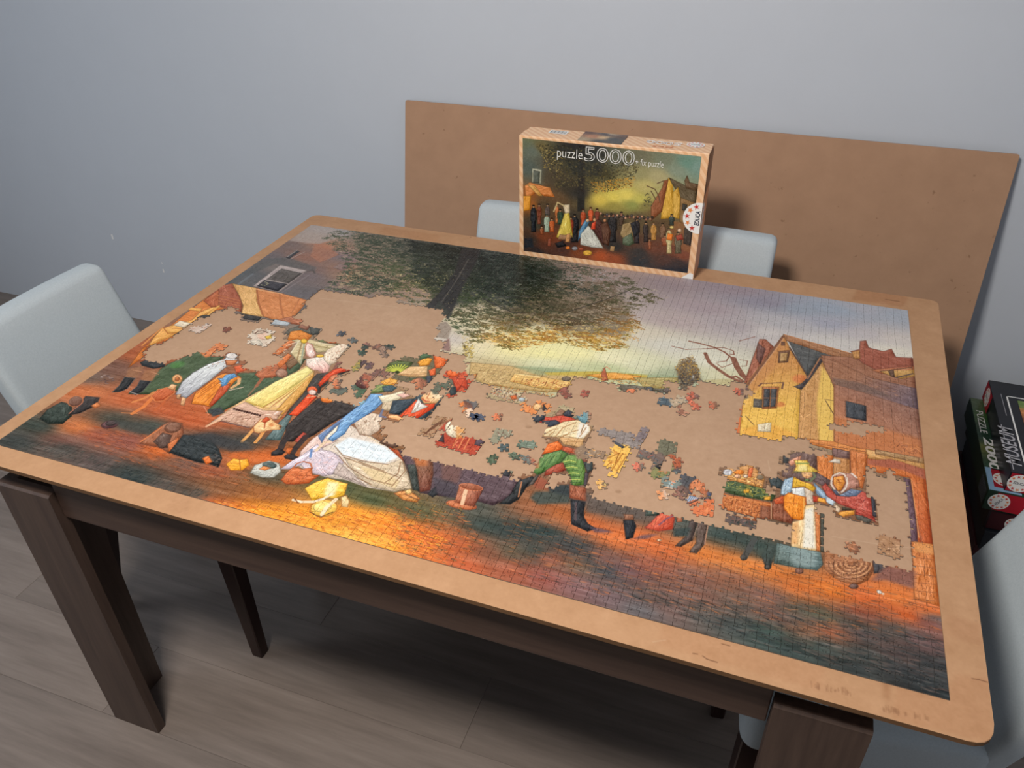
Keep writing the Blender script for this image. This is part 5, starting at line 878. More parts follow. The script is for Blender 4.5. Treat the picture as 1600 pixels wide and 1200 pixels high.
for k, base, cols, n in ((0, (222, 206, 188), [(190, 150, 130), (240, 232, 220)], 16), (1, (212, 190, 174), [(190, 110, 85), (230, 226, 220), (130, 110, 105)], 16), (2, (214, 132, 84), [(235, 170, 110), (160, 95, 70)], 12), (3, (112, 104, 80), [(84, 102, 66), (130, 110, 88)], 30),
                        (4, (204, 88, 58), [(226, 110, 66), (90, 70, 62)], 10), (5, (116, 112, 110), [(104, 100, 100)], 8), (6, (170, 136, 104), [(110, 72, 50), (200, 160, 124), (150, 96, 66)], 40), (7, (178, 74, 54), [(206, 96, 66), (140, 56, 50), (216, 130, 96)], 40),
                        (8, (150, 146, 124), [(74, 96, 84), (214, 204, 184), (120, 92, 76)], 16), (9, (120, 134, 118), [(90, 104, 92), (150, 158, 146)], 10), (10, (228, 146, 88), [(240, 196, 150), (206, 104, 62), (96, 76, 66)], 16), (11, (146, 136, 132), [(132, 122, 120), (156, 146, 140)], 40),
                        (12, (134, 122, 124), [(120, 106, 110)], 8), (13, (116, 114, 94), [(106, 104, 86)], 16), (14, (240, 192, 96), [(250, 218, 140), (200, 136, 60), (226, 150, 70)], 50), (15, (150, 126, 104), [(236, 176, 110), (210, 190, 170), (80, 78, 82)], 22),
                        (16, (176, 96, 66), [(206, 116, 76), (104, 74, 64)], 12), (17, (124, 106, 98), [(168, 92, 76), (92, 112, 116), (80, 90, 96)], 24), (18, (140, 138, 92), [(206, 130, 76), (92, 112, 84)], 16), (19, (88, 88, 92), [(80, 80, 84)], 16),
                        (20, (130, 140, 134), [(224, 140, 104), (96, 124, 130), (170, 190, 190)], 24), (21, (70, 84, 112), [(60, 80, 120)], 4), (22, (218, 124, 80), [(232, 146, 96), (170, 90, 64)], 14), (23, (100, 86, 82), [(60, 70, 66), (130, 100, 90)], 40),
                        (24, (176, 134, 100), [(206, 166, 130), (130, 94, 70)], 30), (25, (84, 98, 108), [(64, 84, 96), (150, 160, 160)], 14), (26, (190, 170, 144), [(70, 96, 108), (226, 200, 176)], 12), (27, (150, 110, 92), [(180, 110, 84), (100, 92, 90)], 12),
                        (28, (150, 140, 90), [(222, 176, 70), (92, 112, 86)], 12), (29, (134, 98, 86), [(96, 92, 88), (180, 120, 96)], 20), (30, (80, 102, 80), [(100, 122, 92), (66, 80, 74)], 12), (31, (106, 112, 102), [(76, 90, 82), (140, 130, 116)], 12), (32, (104, 108, 92), [(78, 100, 80), (190, 120, 96)], 14)):
    # paint a margin round the fragment too, for knobs that reach past the traced edge
    q = np.array(FRAG[k][0], float); c_ = q.mean(0); P([tuple(c_ + (v - c_) * (1 + 9.0 / max(6, np.hypot(*(v - c_))))) for v in q], base, soft=2, nz=12)
    DB(FRAG[k][0], n, cols, L=9, W=3, spread=60, a=.8)
# detail on the fragments
EL(410, 524, 8, 6, (234, 200, 178), soft=1.6); EL(406, 518, 11, 3.5, (214, 196, 176), ang=-8); LN([(399, 521), (404, 517), (412, 517), (419, 520)], 1.5, (110, 78, 62)); P([(414, 526), (424, 523), (424, 529), (416, 530)], (232, 196, 84)); LN([(408, 522), (411, 522)], .8, (130, 90, 75)); LN([(406, 528), (411, 529)], .9, (200, 120, 100)); P([(391, 532), (404, 531), (410, 538), (396, 541)], (226, 216, 200))
P([(603, 571), (620, 564), (645, 566), (640, 574), (622, 584), (608, 581)], (86, 100, 58)); 
for k in range(13):
    t = math.radians(198 + k * 12.5); LN([(621 + 5 * math.cos(t), 582 + 3 * math.sin(t)), (621 + (20 + k * 0.45) * math.cos(t), 583 + (11 + k * .35) * math.sin(t))], 1.5, (206, 212, 84))
P([(620, 586), (640, 573), (668, 572), (668, 588), (640, 589)], (226, 186, 136), nz=14); P([(652, 566), (664, 558), (675, 560), (670, 570), (656, 572)], (238, 168, 66), o=((150, 90, 40),)); P([(676, 554), (699, 560), (693, 574), (680, 575)], (232, 116, 58), o=((150, 70, 40),)); P([(670, 578), (681, 574), (681, 585), (673, 587)], (228, 110, 62)); P([(640, 592), (666, 590), (668, 600), (655, 602)], (84, 112, 80)); P([(667, 588), (676, 586), (676, 598), (668, 601)], (70, 76, 86)); P([(655, 553), (674, 553), (670, 558), (655, 562)], (84, 112, 80)); LN([(624, 586), (666, 584)], 1, (170, 120, 80))
EL(709, 583, 10, 6, (232, 110, 56), o=((140, 60, 40),)); P([(707, 592), (730, 592), (729, 611), (721, 603), (712, 613)], (204, 84, 56), o=((120, 50, 40),)); P([(701, 607), (711, 604), (712, 616), (702, 618)], (60, 70, 72))
P([(696, 676), (712, 671), (712, 680), (700, 680)], (232, 220, 196)); P([(706, 668), (718, 668), (716, 674), (708, 673)], (226, 150, 78)); P([(745, 684), (758, 688), (752, 696), (742, 694)], (92, 76, 86)); P([(684, 690), (692, 678), (694, 692)], (70, 62, 66)); 
for k in range(3): LN([(716 + k * 9, 681 + k), (708 + k * 9, 699 + k * 1.5)], 1.6, (222, 140, 92))
for k in range(4): LN([(660 + k * 2, 678 - k), (678 + k * 3, 664 - k * 0.5), (698 + k, 654 + k * 2)], 1.1, (108, 70, 50))
EL(840, 636, 7, 5, (240, 196, 140)); P([(849, 632), (856, 640), (848, 640)], (60, 60, 66)); P([(955, 686), (975, 698), (970, 700), (956, 690)], (84, 88, 100)); 
for q in ([(950, 716), (966, 708), (962, 726)], [(972, 708), (958, 735)], [(978, 712), (966, 736)], [(956, 722), (950, 728)]): LN(q, 1.5, (178, 116, 50))
P([(1056, 757), (1063, 760), (1060, 766)], (80, 80, 84))
for k in range(7): LN([(1075 + k * 4, 785 - k * 1.6), (1080 + k * 4, 775 - k * 1.2)], 1.5, (190, 205, 225))
LN([(1076, 790), (1104, 775), (1108, 779)], 1.6, (50, 52, 56)); P([(1100, 768), (1110, 770), (1108, 777)], (150, 140, 90)); LN([(1036, 764), (1060, 760)], 2, (44, 44, 46)); P([(1024, 728), (1034, 724), (1033, 734)], (44, 46, 52))
for (x, y, c1, c2, r, lb) in LOOSE:
    s_ = 13 + (y - 500) * 0.014
    EL(x, y, s_, s_ * .85, c1, soft=1, nz=14); P([(x, y - s_), (x + s_, y - s_ * .6), (x + s_, y + s_ * .8), (x + s_ * .2, y + s_)], c2, soft=2, a=.75, nz=16)
    DB([(x - 9, y - 7), (x + 9, y - 7), (x + 9, y + 7), (x - 9, y + 7)], 7, [c1, c2, tuple(min(255, v * 1.25) for v in c1), tuple(v * .7 for v in c2)], L=9, W=2.5, spread=80)
DB([(1010, 765), (1200, 890), (1400, 900)], 0, [(0, 0, 0)])
PRINT = print_mat('jigsaw_print', C.image('jigsaw_print'), 0.36, 0.22)
J = empty('jigsaw_puzzle', (JW / 2, JH / 2, TZ - 0.002)); tag(J, 'half-finished jigsaw of a village fair, glued to nothing, on the hardboard sheet', 'puzzle')
J['label'] = 'large half-finished jigsaw puzzle of a village fair lying on the hardboard sheet'
Ji = Vector((-JW / 2, -JH / 2, -(TZ - 0.002)))
camd = lambda i, j: math.dist(((i + .5) * GX, (j + .5) * GY, TZ), CP)
cells = sorted(((camd(i, j), i, j) for j in range(NY) for i in range(NX) if present[j, i]))
def child(name, me, parent, loc):
    o = bpy.data.objects.new(name, me); COL.objects.link(o); o.parent = parent; o.location = loc; return o
for d_, i, j in cells[:298]:
    V, F, MI, UV = [], [], [], []
    add_piece(V, F, MI, UV, outline(i, j), tilt())
    child('piece', piece_mesh('piece', V, F, MI, UV), J, Ji)
V, F, MI, UV = [], [], [], []
for d_, i, j in cells[298:]: add_piece(V, F, MI, UV, outline(i, j), tilt())
o = child('joined_pieces', piece_mesh('joined_pieces', V, F, MI, UV), J, Ji); tag(o, kind='stuff')
used = np.zeros((NY, NX), bool)
for poly_, rot, lab in FRAG:
    cv = np.where(used, 0, cover(poly_)); pick = [(i, j) for j in range(NY) for i in range(NX) if cv[j, i] > 0.40 and not present[j, i]]
    if len(pick) < 2:
        order = np.argsort(-(cv * ~present).ravel())[:2]; pick = [(int(q % NX), int(q // NX)) for q in order]
    for i, j in pick: used[j, i] = True
    ctr = np.array([((i + .5) * GX, (j + .5) * GY) for i, j in pick]).mean(0)
    pc = Hinv(poly_).mean(0) if len(pick) < 4 else ctr
    fr = empty('jigsaw_fragment', (pc[0], pc[1], TZ - 0.002), math.radians(rot)); tag(fr, lab, 'puzzle fragment', 'joined jigsaw fragments in the bare gaps')
    for i, j in pick:
        V, F, MI, UV = [], [], [], []
        ol = outline(i, j); add_piece(V, F, MI, UV, ol, tilt(), xf=lambda p: p - ctr)
        child('piece', piece_mesh('piece', V, F, MI, UV), fr, (0, 0, -(TZ - 0.002)))
for (x, y, c1, c2, rot, lab) in LOOSE:
    pc = Hinv([(x, y)])[0]
    hw, hh = GX / 2, GY / 2
    A, B, E_, D = (-hw, -hh), (hw, -hh), (hw, hh), (-hw, hh)
    sg = [int(v) for v in rng.choice([-1, 1], 4)]
    if abs(sum(sg)) == 4: sg[1] = -sg[1]
    ol = np.array(edge(A, B, sg[0]) + edge(B, E_, sg[1]) + edge(E_, D, sg[2]) + edge(D, A, sg[3]))
    t = math.radians(rot); R2 = np.array([[math.cos(t), -math.sin(t)], [math.sin(t), math.cos(t)]])
    V, F, MI, UV = [], [], [], []
    add_piece(V, F, MI, UV, ol @ R2.T, (0, 0, 0), uvol=ol @ R2.T * 0.9 + pc)
    me = piece_mesh('jigsaw_piece', V, F, MI, UV)
    o = bpy.data.objects.new('jigsaw_piece', me); COL.objects.link(o); o.location = (pc[0], pc[1], TZ - 0.002)
    me.transform(Matrix.Translation((0, 0, -(TZ - 0.002))))
    tag(o, lab, 'jigsaw piece', 'loose jigsaw pieces in the bare gaps')
# ---------------------------------------------------------------- lettering and flat prints
INK = {k: newmat('ink_' + k, s2l(c), 0.45, 0.4)[0] for k, c in dict(white=(240, 240, 238), navy=(28, 36, 62), red=(200, 52, 48), orange=(232, 136, 66), darkred=(172, 26, 44), silver=(176, 176, 182), rust=(206, 120, 70), skyblue=(150, 190, 222), black=(22, 22, 28), green=(52, 84, 60), maroon=(62, 18, 26), bargrey=(110, 120, 126)).items()}
deps = lambda: bpy.context.evaluated_depsgraph_get()
def text_mesh(body, outline=0.0, thin=0.0, shear=0.0):
    cu = bpy.data.curves.new('lettering', 'FONT'); cu.body = body; cu.resolution_u = 3; cu.offset = thin; cu.shear = shear
    if outline: cu.fill_mode = 'NONE'; cu.bevel_depth = outline; cu.bevel_resolution = 0
    ob = bpy.data.objects.new('lettering', cu); COL.objects.link(ob); bpy.context.view_layer.update()
    me = bpy.data.meshes.new_from_object(ob.evaluated_get(deps()), depsgraph=deps())
    bpy.data.objects.remove(ob); me.materials.clear(); return me
def letter(body, o, ux, uy, w_, h_, ink, parent, off, outline=0.0, thin=0.0, shear=0.0, name='lettering'):
    # fit the text's bounding box to w_ x h_ metres on a plane: o is its lower left corner, in the parent's space
    me = text_mesh(body, outline, thin, shear)
    co = np.empty(len(me.vertices) * 3, np.float32); me.vertices.foreach_get('co', co); co = co.reshape(-1, 3)
    lo = co.min(0); sp = co.max(0) - lo
    a = (co[:, 0] - lo[0]) / sp[0] * w_; b_ = (co[:, 1] - lo[1]) / sp[1] * h_
    ux = np.array(ux, float); uy = np.array(uy, float); n = np.cross(ux, uy)
    q = np.array(o, float) + a[:, None] * ux + b_[:, None] * uy + n * (off + (co[:, 2:3] - lo[2]) * (0.0006 / max(sp[2], 1e-6) if outline else 0))
    me.vertices.foreach_set('co', q.astype(np.float32).ravel()); me.update()
    return meshobj(name, me, INK[ink], parent)
def flat(name, o, ux, uy, w_, h_, mat, parent, off=0.0004, uv=False, pts=None):
    ux = np.array(ux, float); uy = np.array(uy, float); n = np.cross(ux, uy); o = np.array(o, float)
    pp = pts or [(0, 0), (w_, 0), (w_, h_), (0, h_)]
    V = [tuple(o + ux * p[0] + uy * p[1] + n * off) for p in pp]
    me = bpy.data.meshes.new(name); me.from_pydata(V, [], [tuple(range(len(V)))])
    if uv:
        l = me.uv_layers.new(name='print')
        for i, p in enumerate(pp): l.data[i].uv = (p[0] / w_, p[1] / h_)
    return meshobj(name, me, mat, parent)
def badge(o, ux, uy, r, parent, off, text=True, clip=None, ang=0.0, tsize=1.0):
    # round brand badge: white disc, ring of little star figures, dark name across it; clip = keep only local x <= clip
    def cl(poly):
        if clip is None: return poly
        s_, lim = clip
        out = []
        for i in range(len(poly)):
            a, b_ = poly[i], poly[(i + 1) % len(poly)]; ia, ib = s_ * a[0] <= s_ * lim, s_ * b_[0] <= s_ * lim
            if ia: out.append(a)
            if ia != ib:
                t = (lim - a[0]) / (b_[0] - a[0]); out.append((lim, a[1] + t * (b_[1] - a[1])))
        return out
    disc = cl([(r * math.cos(t), r * math.sin(t)) for t in np.linspace(0, 2 * math.pi, 36, endpoint=False)])
    d = flat('badge', o, ux, uy, 1, 1, INK['white'], parent, off, pts=disc)
    for k in range(11):
        t = 2 * math.pi * k / 11 + 0.2; c_ = (0.76 * r * math.cos(t), 0.76 * r * math.sin(t))
        if clip and not (clip[0] * c_[0] < clip[0] * clip[1] - 0.12 * r): continue
        st = [(c_[0] + (0.2 if m_ % 2 == 0 else 0.075) * r * math.cos(t + m_ * math.pi / 5), c_[1] + (0.2 if m_ % 2 == 0 else 0.075) * r * math.sin(t + m_ * math.pi / 5)) for m_ in range(10)]
        flat('star', o, ux, uy, 1, 1, INK['red' if k % 2 else 'orange'], d, off + 0.0003, pts=st)
    if text:
        ca, sa = math.cos(ang), math.sin(ang); U = np.array(ux, float) * ca + np.array(uy, float) * sa; W_ = -np.array(ux, float) * sa + np.array(uy, float) * ca
        tw, th_ = 1.0 * r * tsize, 0.3 * r * tsize
        letter('EDUCA', np.array(o, float) - U * tw / 2 - W_ * th_ / 2 + (np.array(ux, float) * (text if not isinstance(text, bool) else 0)), U, W_, tw, th_, 'navy', d, off + 0.0003, thin=0.012, shear=0.15)
    return d
def striped():
    m, nt, b = newmat('striped_carton', (1, 1, 1, 1), 0.42, 0.5)
    tc = nt.nodes.new('ShaderNodeTexCoord'); mp = nt.nodes.new('ShaderNodeMapping'); mp.inputs['Rotation'].default_value = (0, math.radians(38), math.radians(-38))
    wv = nt.nodes.new('ShaderNodeTexWave'); wv.inputs['Scale'].default_value = 26; wv.inputs['Distortion'].default_value = 0.3
    r = nt.nodes.new('ShaderNodeValToRGB'); r.color_ramp.elements[0].position = 0.35; r.color_ramp.elements[1].position = 0.65
    r.color_ramp.elements[0].color = s2l((228, 178, 134)); r.color_ramp.elements[1].color = s2l((239, 199, 160))
    nt.links.new(tc.outputs['Object'], mp.inputs[0]); nt.links.new(mp.outputs[0], wv.inputs[0]); nt.links.new(wv.outputs[0], r.inputs[0]); nt.links.new(r.outputs[0], b.inputs['Base Color'])
    return m
# ---------------------------------------------------------------- the puzzle's own box, standing on the sheet
BX0, BX1, BY0, BY1, BZ0, BH = 0.6275, 1.0815, 1.0712, 1.153, TZ - 0.0018, 0.3135
B = empty('puzzle_box', (BX0, BY0, BZ0)); tag(B, 'upright puzzle box with the village fair picture and outlined 5000 on its lid', 'box')
BO = np.array((BX0, BY0, BZ0))
STR = striped(); ORG = noisy('orange_carton', (206, 138, 96), (214, 148, 106), (30, 30, 30), 0.45, 0.4)
lb = boxbm((0, 0, 0), (BX1 - BX0, 0.048, BH), 0.0016, 2); bmobj('lid', lb, STR, B)
bmobj('tray', boxbm((0.0015, 0.0485, 0.0015), (BX1 - BX0 - 0.0015, BY1 - BY0, BH - 0.0015), 0.0012, 2), STR, B)
ff = lambda u, v: aty(u, v, BY0) - BO
# cover picture
q4 = [(816.8, 215.6), (1096.2, 244.5), (1074.4, 426.4), (818.2, 391.8)]
C2 = Canvas(720, 520, q4)
P, LN, EL, DB = C2.poly, C2.line, C2.ell, C2.dabs
C2.img[:] = C2.field(g('''822,224:104,112,84 832,236:98,110,100 826,260:66,82,82 850,255:78,74,62 845,230:110,100,66 870,240:44,48,44 900,225:36,38,40 900,260:52,54,42 930,240:36,44,48 940,270:60,60,40
870,275:72,64,50 890,290:52,48,40 905,300:40,40,40 960,245:92,98,84 1000,245:108,108,88 1040,250:116,124,104 1075,255:104,140,126 1090,260:120,150,140 1000,270:150,146,104 1030,275:172,164,122
1060,265:132,146,128 1010,290:188,176,112 1030,300:172,166,110 960,308:222,204,96 940,312:214,190,86 980,305:226,208,104 1000,312:196,188,96 990,320:140,146,78 960,322:150,140,70 1010,322:130,120,70
825,300:150,90,44 830,320:150,90,40 850,320:80,64,44 870,310:96,72,48 840,350:66,62,50 830,375:60,48,40 850,370:120,62,36 870,372:118,60,36 890,378:70,46,40 880,390:78,50,42 850,385:90,52,38
920,388:110,58,36 940,400:176,84,44 960,405:150,76,44 905,395:130,70,40 840,392:46,40,40 1000,395:58,56,56 1000,408:50,54,58 1040,405:84,58,50 1060,412:60,52,52 1050,425:36,42,52 1070,424:34,40,50
960,385:46,46,46 990,380:92,64,52 1020,388:110,66,50 1050,392:120,70,50 1068,400:130,74,52 960,340:60,52,48 1000,340:88,74,56 1020,335:110,90,60 940,350:62,48,42 900,340:60,54,46 1030,350:90,70,50'''), aniso=.7)
C2.spill = True; C2.img += (C2.n1 * 9)[..., None]
P([(817, 217), (836, 226), (848, 250), (850, 290), (817, 292)], (92, 102, 92), soft=6, a=.5); P([(832, 263), (847, 265), (846, 287), (832, 285)], (176, 178, 158)); P([(834, 266), (844, 268), (843, 286), (834, 285)], (84, 92, 84))
P([(820, 290), (828, 285), (860, 293), (868, 308), (850, 306), (840, 300), (822, 312)], (204, 126, 66)); P([(824, 288), (836, 290), (848, 306), (842, 306)], (214, 164, 92)); P([(818, 306), (830, 306), (828, 328), (818, 330)], (222, 150, 50))
P([(905, 224), (916, 226), (914, 330), (903, 330)], (32, 34, 36), soft=2); DB([(838, 226), (880, 226), (985, 245), (1000, 262), (985, 285), (960, 298), (925, 300), (900, 290), (870, 295), (860, 270)], 1500, [(42, 46, 40), (70, 66, 44), (110, 100, 60), (60, 56, 40)], L=7, W=4, spread=70, a=.7, jit=9); DB([(870, 225), (950, 235), (940, 275), (900, 275)], 500, [(34, 38, 38), (44, 50, 46)], L=9, W=5, a=.7, jit=5); DB([(925, 285), (995, 275), (990, 292), (930, 302)], 260, [(190, 140, 50), (120, 84, 40), (206, 160, 70)], L=6, W=3, spread=40)
DB([(845, 228), (880, 240), (880, 275), (850, 262)], 120, [(156, 140, 84), (130, 116, 70)], L=6, W=3)
P([(1034, 330), (1036, 290), (1046, 277), (1052, 290), (1055, 340), (1033, 342)], (206, 160, 62)); P([(1036, 292), (1038, 282), (1045, 280), (1035, 330), (1018, 345), (1018, 322)], (140, 82, 54)); P([(1046, 277), (1072, 290), (1090, 296), (1090, 330), (1062, 322), (1056, 296)], (92, 80, 60)); P([(1052, 300), (1060, 292), (1064, 310), (1062, 342), (1052, 340)], (206, 162, 70)); P([(1064, 308), (1092, 320), (1088, 362), (1062, 346)], (132, 100, 62)); P([(1070, 282), (1074, 274), (1078, 285), (1090, 288), (1090, 300), (1072, 294)], (104, 82, 60)); P([(1067, 318), (1074, 320), (1072, 330), (1066, 328)], (50, 48, 46)); P([(1048, 344), (1085, 352), (1080, 398), (1046, 380)], (146, 96, 58), soft=2, a=.7); P([(1070, 356), (1082, 360), (1078, 385), (1068, 380)], (62, 52, 46))
for q_ in ([(1012, 290), (1024, 295), (1030, 306), (1032, 316)], [(1018, 298), (1026, 312)], [(1028, 286), (1038, 282)]): LN(q_, 1.5, (90, 66, 50))
DB([(1008, 303), (1016, 300), (1020, 322), (1006, 322)], 50, [(84, 80, 52), (60, 60, 48)], L=6, W=3)
def fig(x, y, h_, w_, col, head=(206, 160, 120)):
    P([(x - w_ * .2, y - h_), (x + w_ * .2, y - h_), (x + w_ * .5, y - h_ * .86), (x + w_ * .52, y - h_ * .5), (x + w_ * .36, y - h_ * .42), (x + w_ * .42, y), (x - w_ * .42, y), (x - w_ * .36, y - h_ * .42), (x - w_ * .52, y - h_ * .5), (x - w_ * .5, y - h_ * .86)], col, nz=18); EL(x, y - h_ - 1.2, 1.5, 1.9, head); EL(x, y - h_ - 2.8, 1.9, 1.0, tuple(v * .5 for v in col))
for a_ in ((834, 362, 38, 9, (32, 36, 42)), (843, 350, 28, 7, (120, 64, 44)), (856, 348, 26, 7, (92, 80, 76)), (871, 348, 26, 6, (190, 110, 60)), (855, 362, 24, 9, (160, 176, 156)), (863, 362, 18, 8, (196, 100, 52)), (847, 366, 10, 6, (150, 84, 50)), (876, 350, 20, 9, (54, 74, 56)), (899, 378, 40, 12, (34, 34, 38)), (893, 366, 24, 8, (150, 66, 44)), (912, 352, 22, 8, (176, 78, 46)), (924, 345, 18, 8, (200, 88, 50)), (934, 345, 16, 7, (130, 62, 48)), (958, 378, 40, 14, (40, 40, 44)), (972, 352, 18, 8, (80, 62, 52)), (1010, 378, 28, 8, (58, 50, 50)), (1022, 375, 24, 9, (190, 140, 74)), (1016, 390, 14, 5, (150, 90, 62)), (1036, 372, 20, 10, (120, 88, 66)), (1040, 384, 14, 12, (150, 84, 54)), (996, 380, 36, 9, (48, 44, 50)), (1046, 396, 36, 9, (196, 182, 130)), (1060, 396, 30, 11, (104, 96, 74)), (1050, 352, 14, 8, (54, 66, 64))): fig(*a_)
for k in range(26): EL(940 + k * 3.2, 333 + (k * 7) % 5 + k * .25, 1.8, 2, [(200, 150, 120), (60, 50, 48), (150, 100, 80), (90, 84, 90)][k % 4])
P([(884, 330), (890, 330), (896, 370), (880, 374), (870, 370), (878, 348)], (214, 190, 84)); P([(876, 366), (896, 368), (890, 374), (872, 374)], (170, 130, 96)); P([(880, 320), (891, 319), (891, 332), (884, 333)], (222, 204, 172)); LN([(884, 322), (872, 316), (866, 330)], 2, (200, 180, 130))
P([(916, 342), (922, 346), (914, 362), (904, 376), (906, 360)], (92, 140, 176)); P([(908, 366), (920, 352), (926, 358), (935, 372), (944, 388), (925, 386), (908, 382)], (206, 208, 198)); EL(919, 344, 2.5, 2.5, (222, 196, 160)); P([(926, 350), (936, 342), (948, 352), (954, 378), (944, 382), (930, 362)], (76, 44, 40)); P([(926, 348), (932, 345), (931, 358), (924, 358)], (214, 76, 48)); EL(930, 343, 2.2, 2.6, (224, 176, 130)); P([(940, 350), (950, 346), (956, 362), (952, 384), (944, 380)], (92, 60, 46)); EL(946, 344, 2.2, 2.6, (200, 140, 100))
P([(970, 366), (974, 350), (988, 346), (996, 352), (990, 370), (976, 374)], (156, 132, 92)); P([(974, 372), (988, 364), (992, 380), (984, 384), (974, 382)], (92, 106, 84)); P([(986, 348), (994, 346), (1000, 362), (992, 372)], (40, 42, 50)); P([(1044, 364), (1052, 366), (1050, 376), (1042, 374)], (232, 130, 52)); EL(1050, 355, 3.2, 2, (226, 200, 120)); EL(1062, 360, 3, 3, (222, 190, 160)); P([(1056, 368), (1066, 366), (1068, 374), (1058, 376)], (160, 70, 52))
EL(919, 395, 7, 4, (232, 180, 66)); EL(888, 387, 3.4, 2.6, (232, 130, 52)); EL(899, 388, 4.5, 3, (150, 150, 156)); EL(909, 389, 4, 2.6, (166, 84, 58)); P([(955, 384), (962, 385), (960, 393), (954, 392)], (176, 140, 96)); P([(886, 366), (892, 364), (891, 378), (884, 378)], (206, 150, 96)); P([(857, 373), (862, 372), (861, 385), (856, 384)], (150, 82, 60)); P([(868, 380), (880, 376), (886, 384), (872, 387)], (38, 36, 40)); P([(820, 372), (832, 372), (834, 386), (820, 388)], (36, 40, 46), soft=2)
DB([(826, 330), (900, 330), (1040, 345), (1075, 370), (1070, 400), (960, 385), (880, 376), (830, 366)], 420, [(48, 40, 36), (80, 58, 44), (110, 74, 50), (60, 52, 50)], L=6, W=2, ang=75, spread=35, a=.45, jit=10)
DB([(820, 365), (1070, 402), (1074, 424), (820, 390)], 300, [(130, 66, 40), (60, 48, 44), (90, 58, 44)], L=10, W=2, ang=6, spread=10, a=.4)
COVER = print_mat('cover_print', C2.image('cover_print'), 0.2, 0.5)
pl = [ff(*q_) for q_ in q4]
V = [tuple(p_ + np.array((0, -0.0006, 0))) for p_ in (pl[3], pl[2], pl[1], pl[0])]
me = bpy.data.meshes.new('cover_picture'); me.from_pydata(V, [], [(0, 1, 2, 3)]); l_ = me.uv_layers.new(name='print')
for i, uv_ in enumerate(((0, 0), (1, 0), (1, 1), (0, 1))): l_.data[i].uv = uv_
meshobj('cover_picture', me, COVER, B)
def ftext(body, l, r, bot, top, ink, **k):
    a, c_ = ff(*l), ff(*r); zb_, zt_ = ff(*bot)[2], ff(*top)[2]
    letter(body, (a[0], 0, zb_), (1, 0, 0), (0, 0, 1), c_[0] - a[0], zt_ - zb_, ink, B, 0.0009, **k)
ftext('puzzle', (870.6, 243), (910, 246), (872, 249.7), (902.6, 233.4), 'white', thin=-0.012)
ftext('5000', (913, 240), (992.3, 247), (921.7, 252), (918, 228.6), 'white', outline=0.018)
ftext('+ fix puzzle', (993, 254), (1037, 258), (1012, 262.6), (1004, 248.8), 'white', thin=-0.012)
# badge folded over the lid's right edge
r_ = 0.0385; bc_ = ff(1094, 341.5); bc_[0] = BX1 - BX0 - 0.004
badge((bc_[0], 0, bc_[2]), (1, 0, 0), (0, 0, 1), r_, B, 0.0009, text=False, clip=(1, 0.0036))
letter('EDUCA', (bc_[0] + 0.001, 0, bc_[2] - 0.018), (0, 0, 1), (-1, 0, 0), 0.036, 0.0115, 'navy', B, 0.0014, thin=0.03, shear=0.15)
# printing on the box's top
TP = Canvas(560, 110, [(828, 194.5), (1117, 221.6), (1107, 240), (809.5, 212)])
zt = BZ0 + BH
def tt(u, v): return atz(u, v, zt) - BO
x0_, x1_ = tt(904, 217)[0], tt(972.5, 223.5)[0]
TP2 = Canvas(160, 80, [(917.5, 201), (983, 207.5), (972.5, 223.5), (904.5, 217)])
TP2.img[:] = TP2.field(g('920,203:92,60,48 950,206:60,54,60 980,209:110,80,62 930,210:180,120,84 945,212:214,180,134 915,215:170,150,120 940,219:60,60,58 960,215:52,58,62 970,221:66,66,60 957,205:190,170,140 975,212:80,60,50')); TP2.img += (TP2.n1 * 16)[..., None]
flat('top_picture', (x0_, 0.003, BH), (1, 0, 0), (0, 1, 0), x1_ - x0_, BY1 - BY0 - 0.006, print_mat('top_print', TP2.image('top_print')), B, 0.0006, uv=True)
a_ = tt(856, 208); c_ = tt(883, 203); bl = flat('barcode_label', (a_[0], a_[1], BH), (1, 0, 0), (0, 1, 0), 0.046, 0.026, INK['white'], B, 0.0006)
for k in range(13): flat('bar', (a_[0] + 0.004 + k * 0.003, a_[1] + 0.004, BH), (1, 0, 0), (0, 1, 0), 0.0008 + 0.0009 * (k * 5 % 3 == 0), 0.019, INK['navy'], bl, 0.0009)
a_ = tt(1068, 222.5); letter('5000', (a_[0], 0.058, BH), (-1, 0, 0), (0, -1, 0), 0.083, 0.026, 'white', B, 0.0006, outline=0.03)
a_ = tt(1054, 228); letter('pcs', (a_[0], 0.026, BH), (-1, 0, 0), (0, -1, 0), 0.05, 0.014, 'rust', B, 0.0006, shear=.2)
a_ = tt(1087, 226.5); badge((a_[0], a_[1], BH), (-1, 0, 0), (0, -1, 0), 0.021, B, 0.0006)
# right side: orange carton with a strip of the picture at the top, white worn corner
SX_ = BX1 - BX0; D_ = BY1 - BY0
flat('side_panel', (SX_, 0.004, 0.004), (0, 1, 0), (0, 0, 1), D_ - 0.008, BH - 0.008, ORG, B, 0.0005)
SC = Canvas(80, 100, [(1107, 243), (1117, 222), (1112, 296), (1100, 306)]); SC.img[:] = np.array((104, 66, 50), np.float32) + (SC.n1 * 18 + SC.n2 * 14)[..., None]
flat('side_picture', (SX_, 0.004, 0.0), (0, 1, 0), (0, 0, 1), D_ - 0.008, BH, print_mat('side_print', SC.image('side_print')), B, 0.0009, pts=[(0, BH - 0.105), (D_ - 0.008, BH - 0.085), (D_ - 0.008, BH - 0.004), (0, BH - 0.004)])
badge((SX_, -0.004, bc_[2]), (0, 1, 0), (0, 0, 1), r_, B, 0.0009, text=False, clip=(-1, 0.0048))
flat('worn_corner', (SX_ - 0.03, 0, 0.0015), (1, 0, 0), (0, 0, 1), 1, 1, INK['white'], B, 0.0004, pts=[(0, 0), (0.0285, 0), (0.0285, 0.014), (0.02, 0.016)])

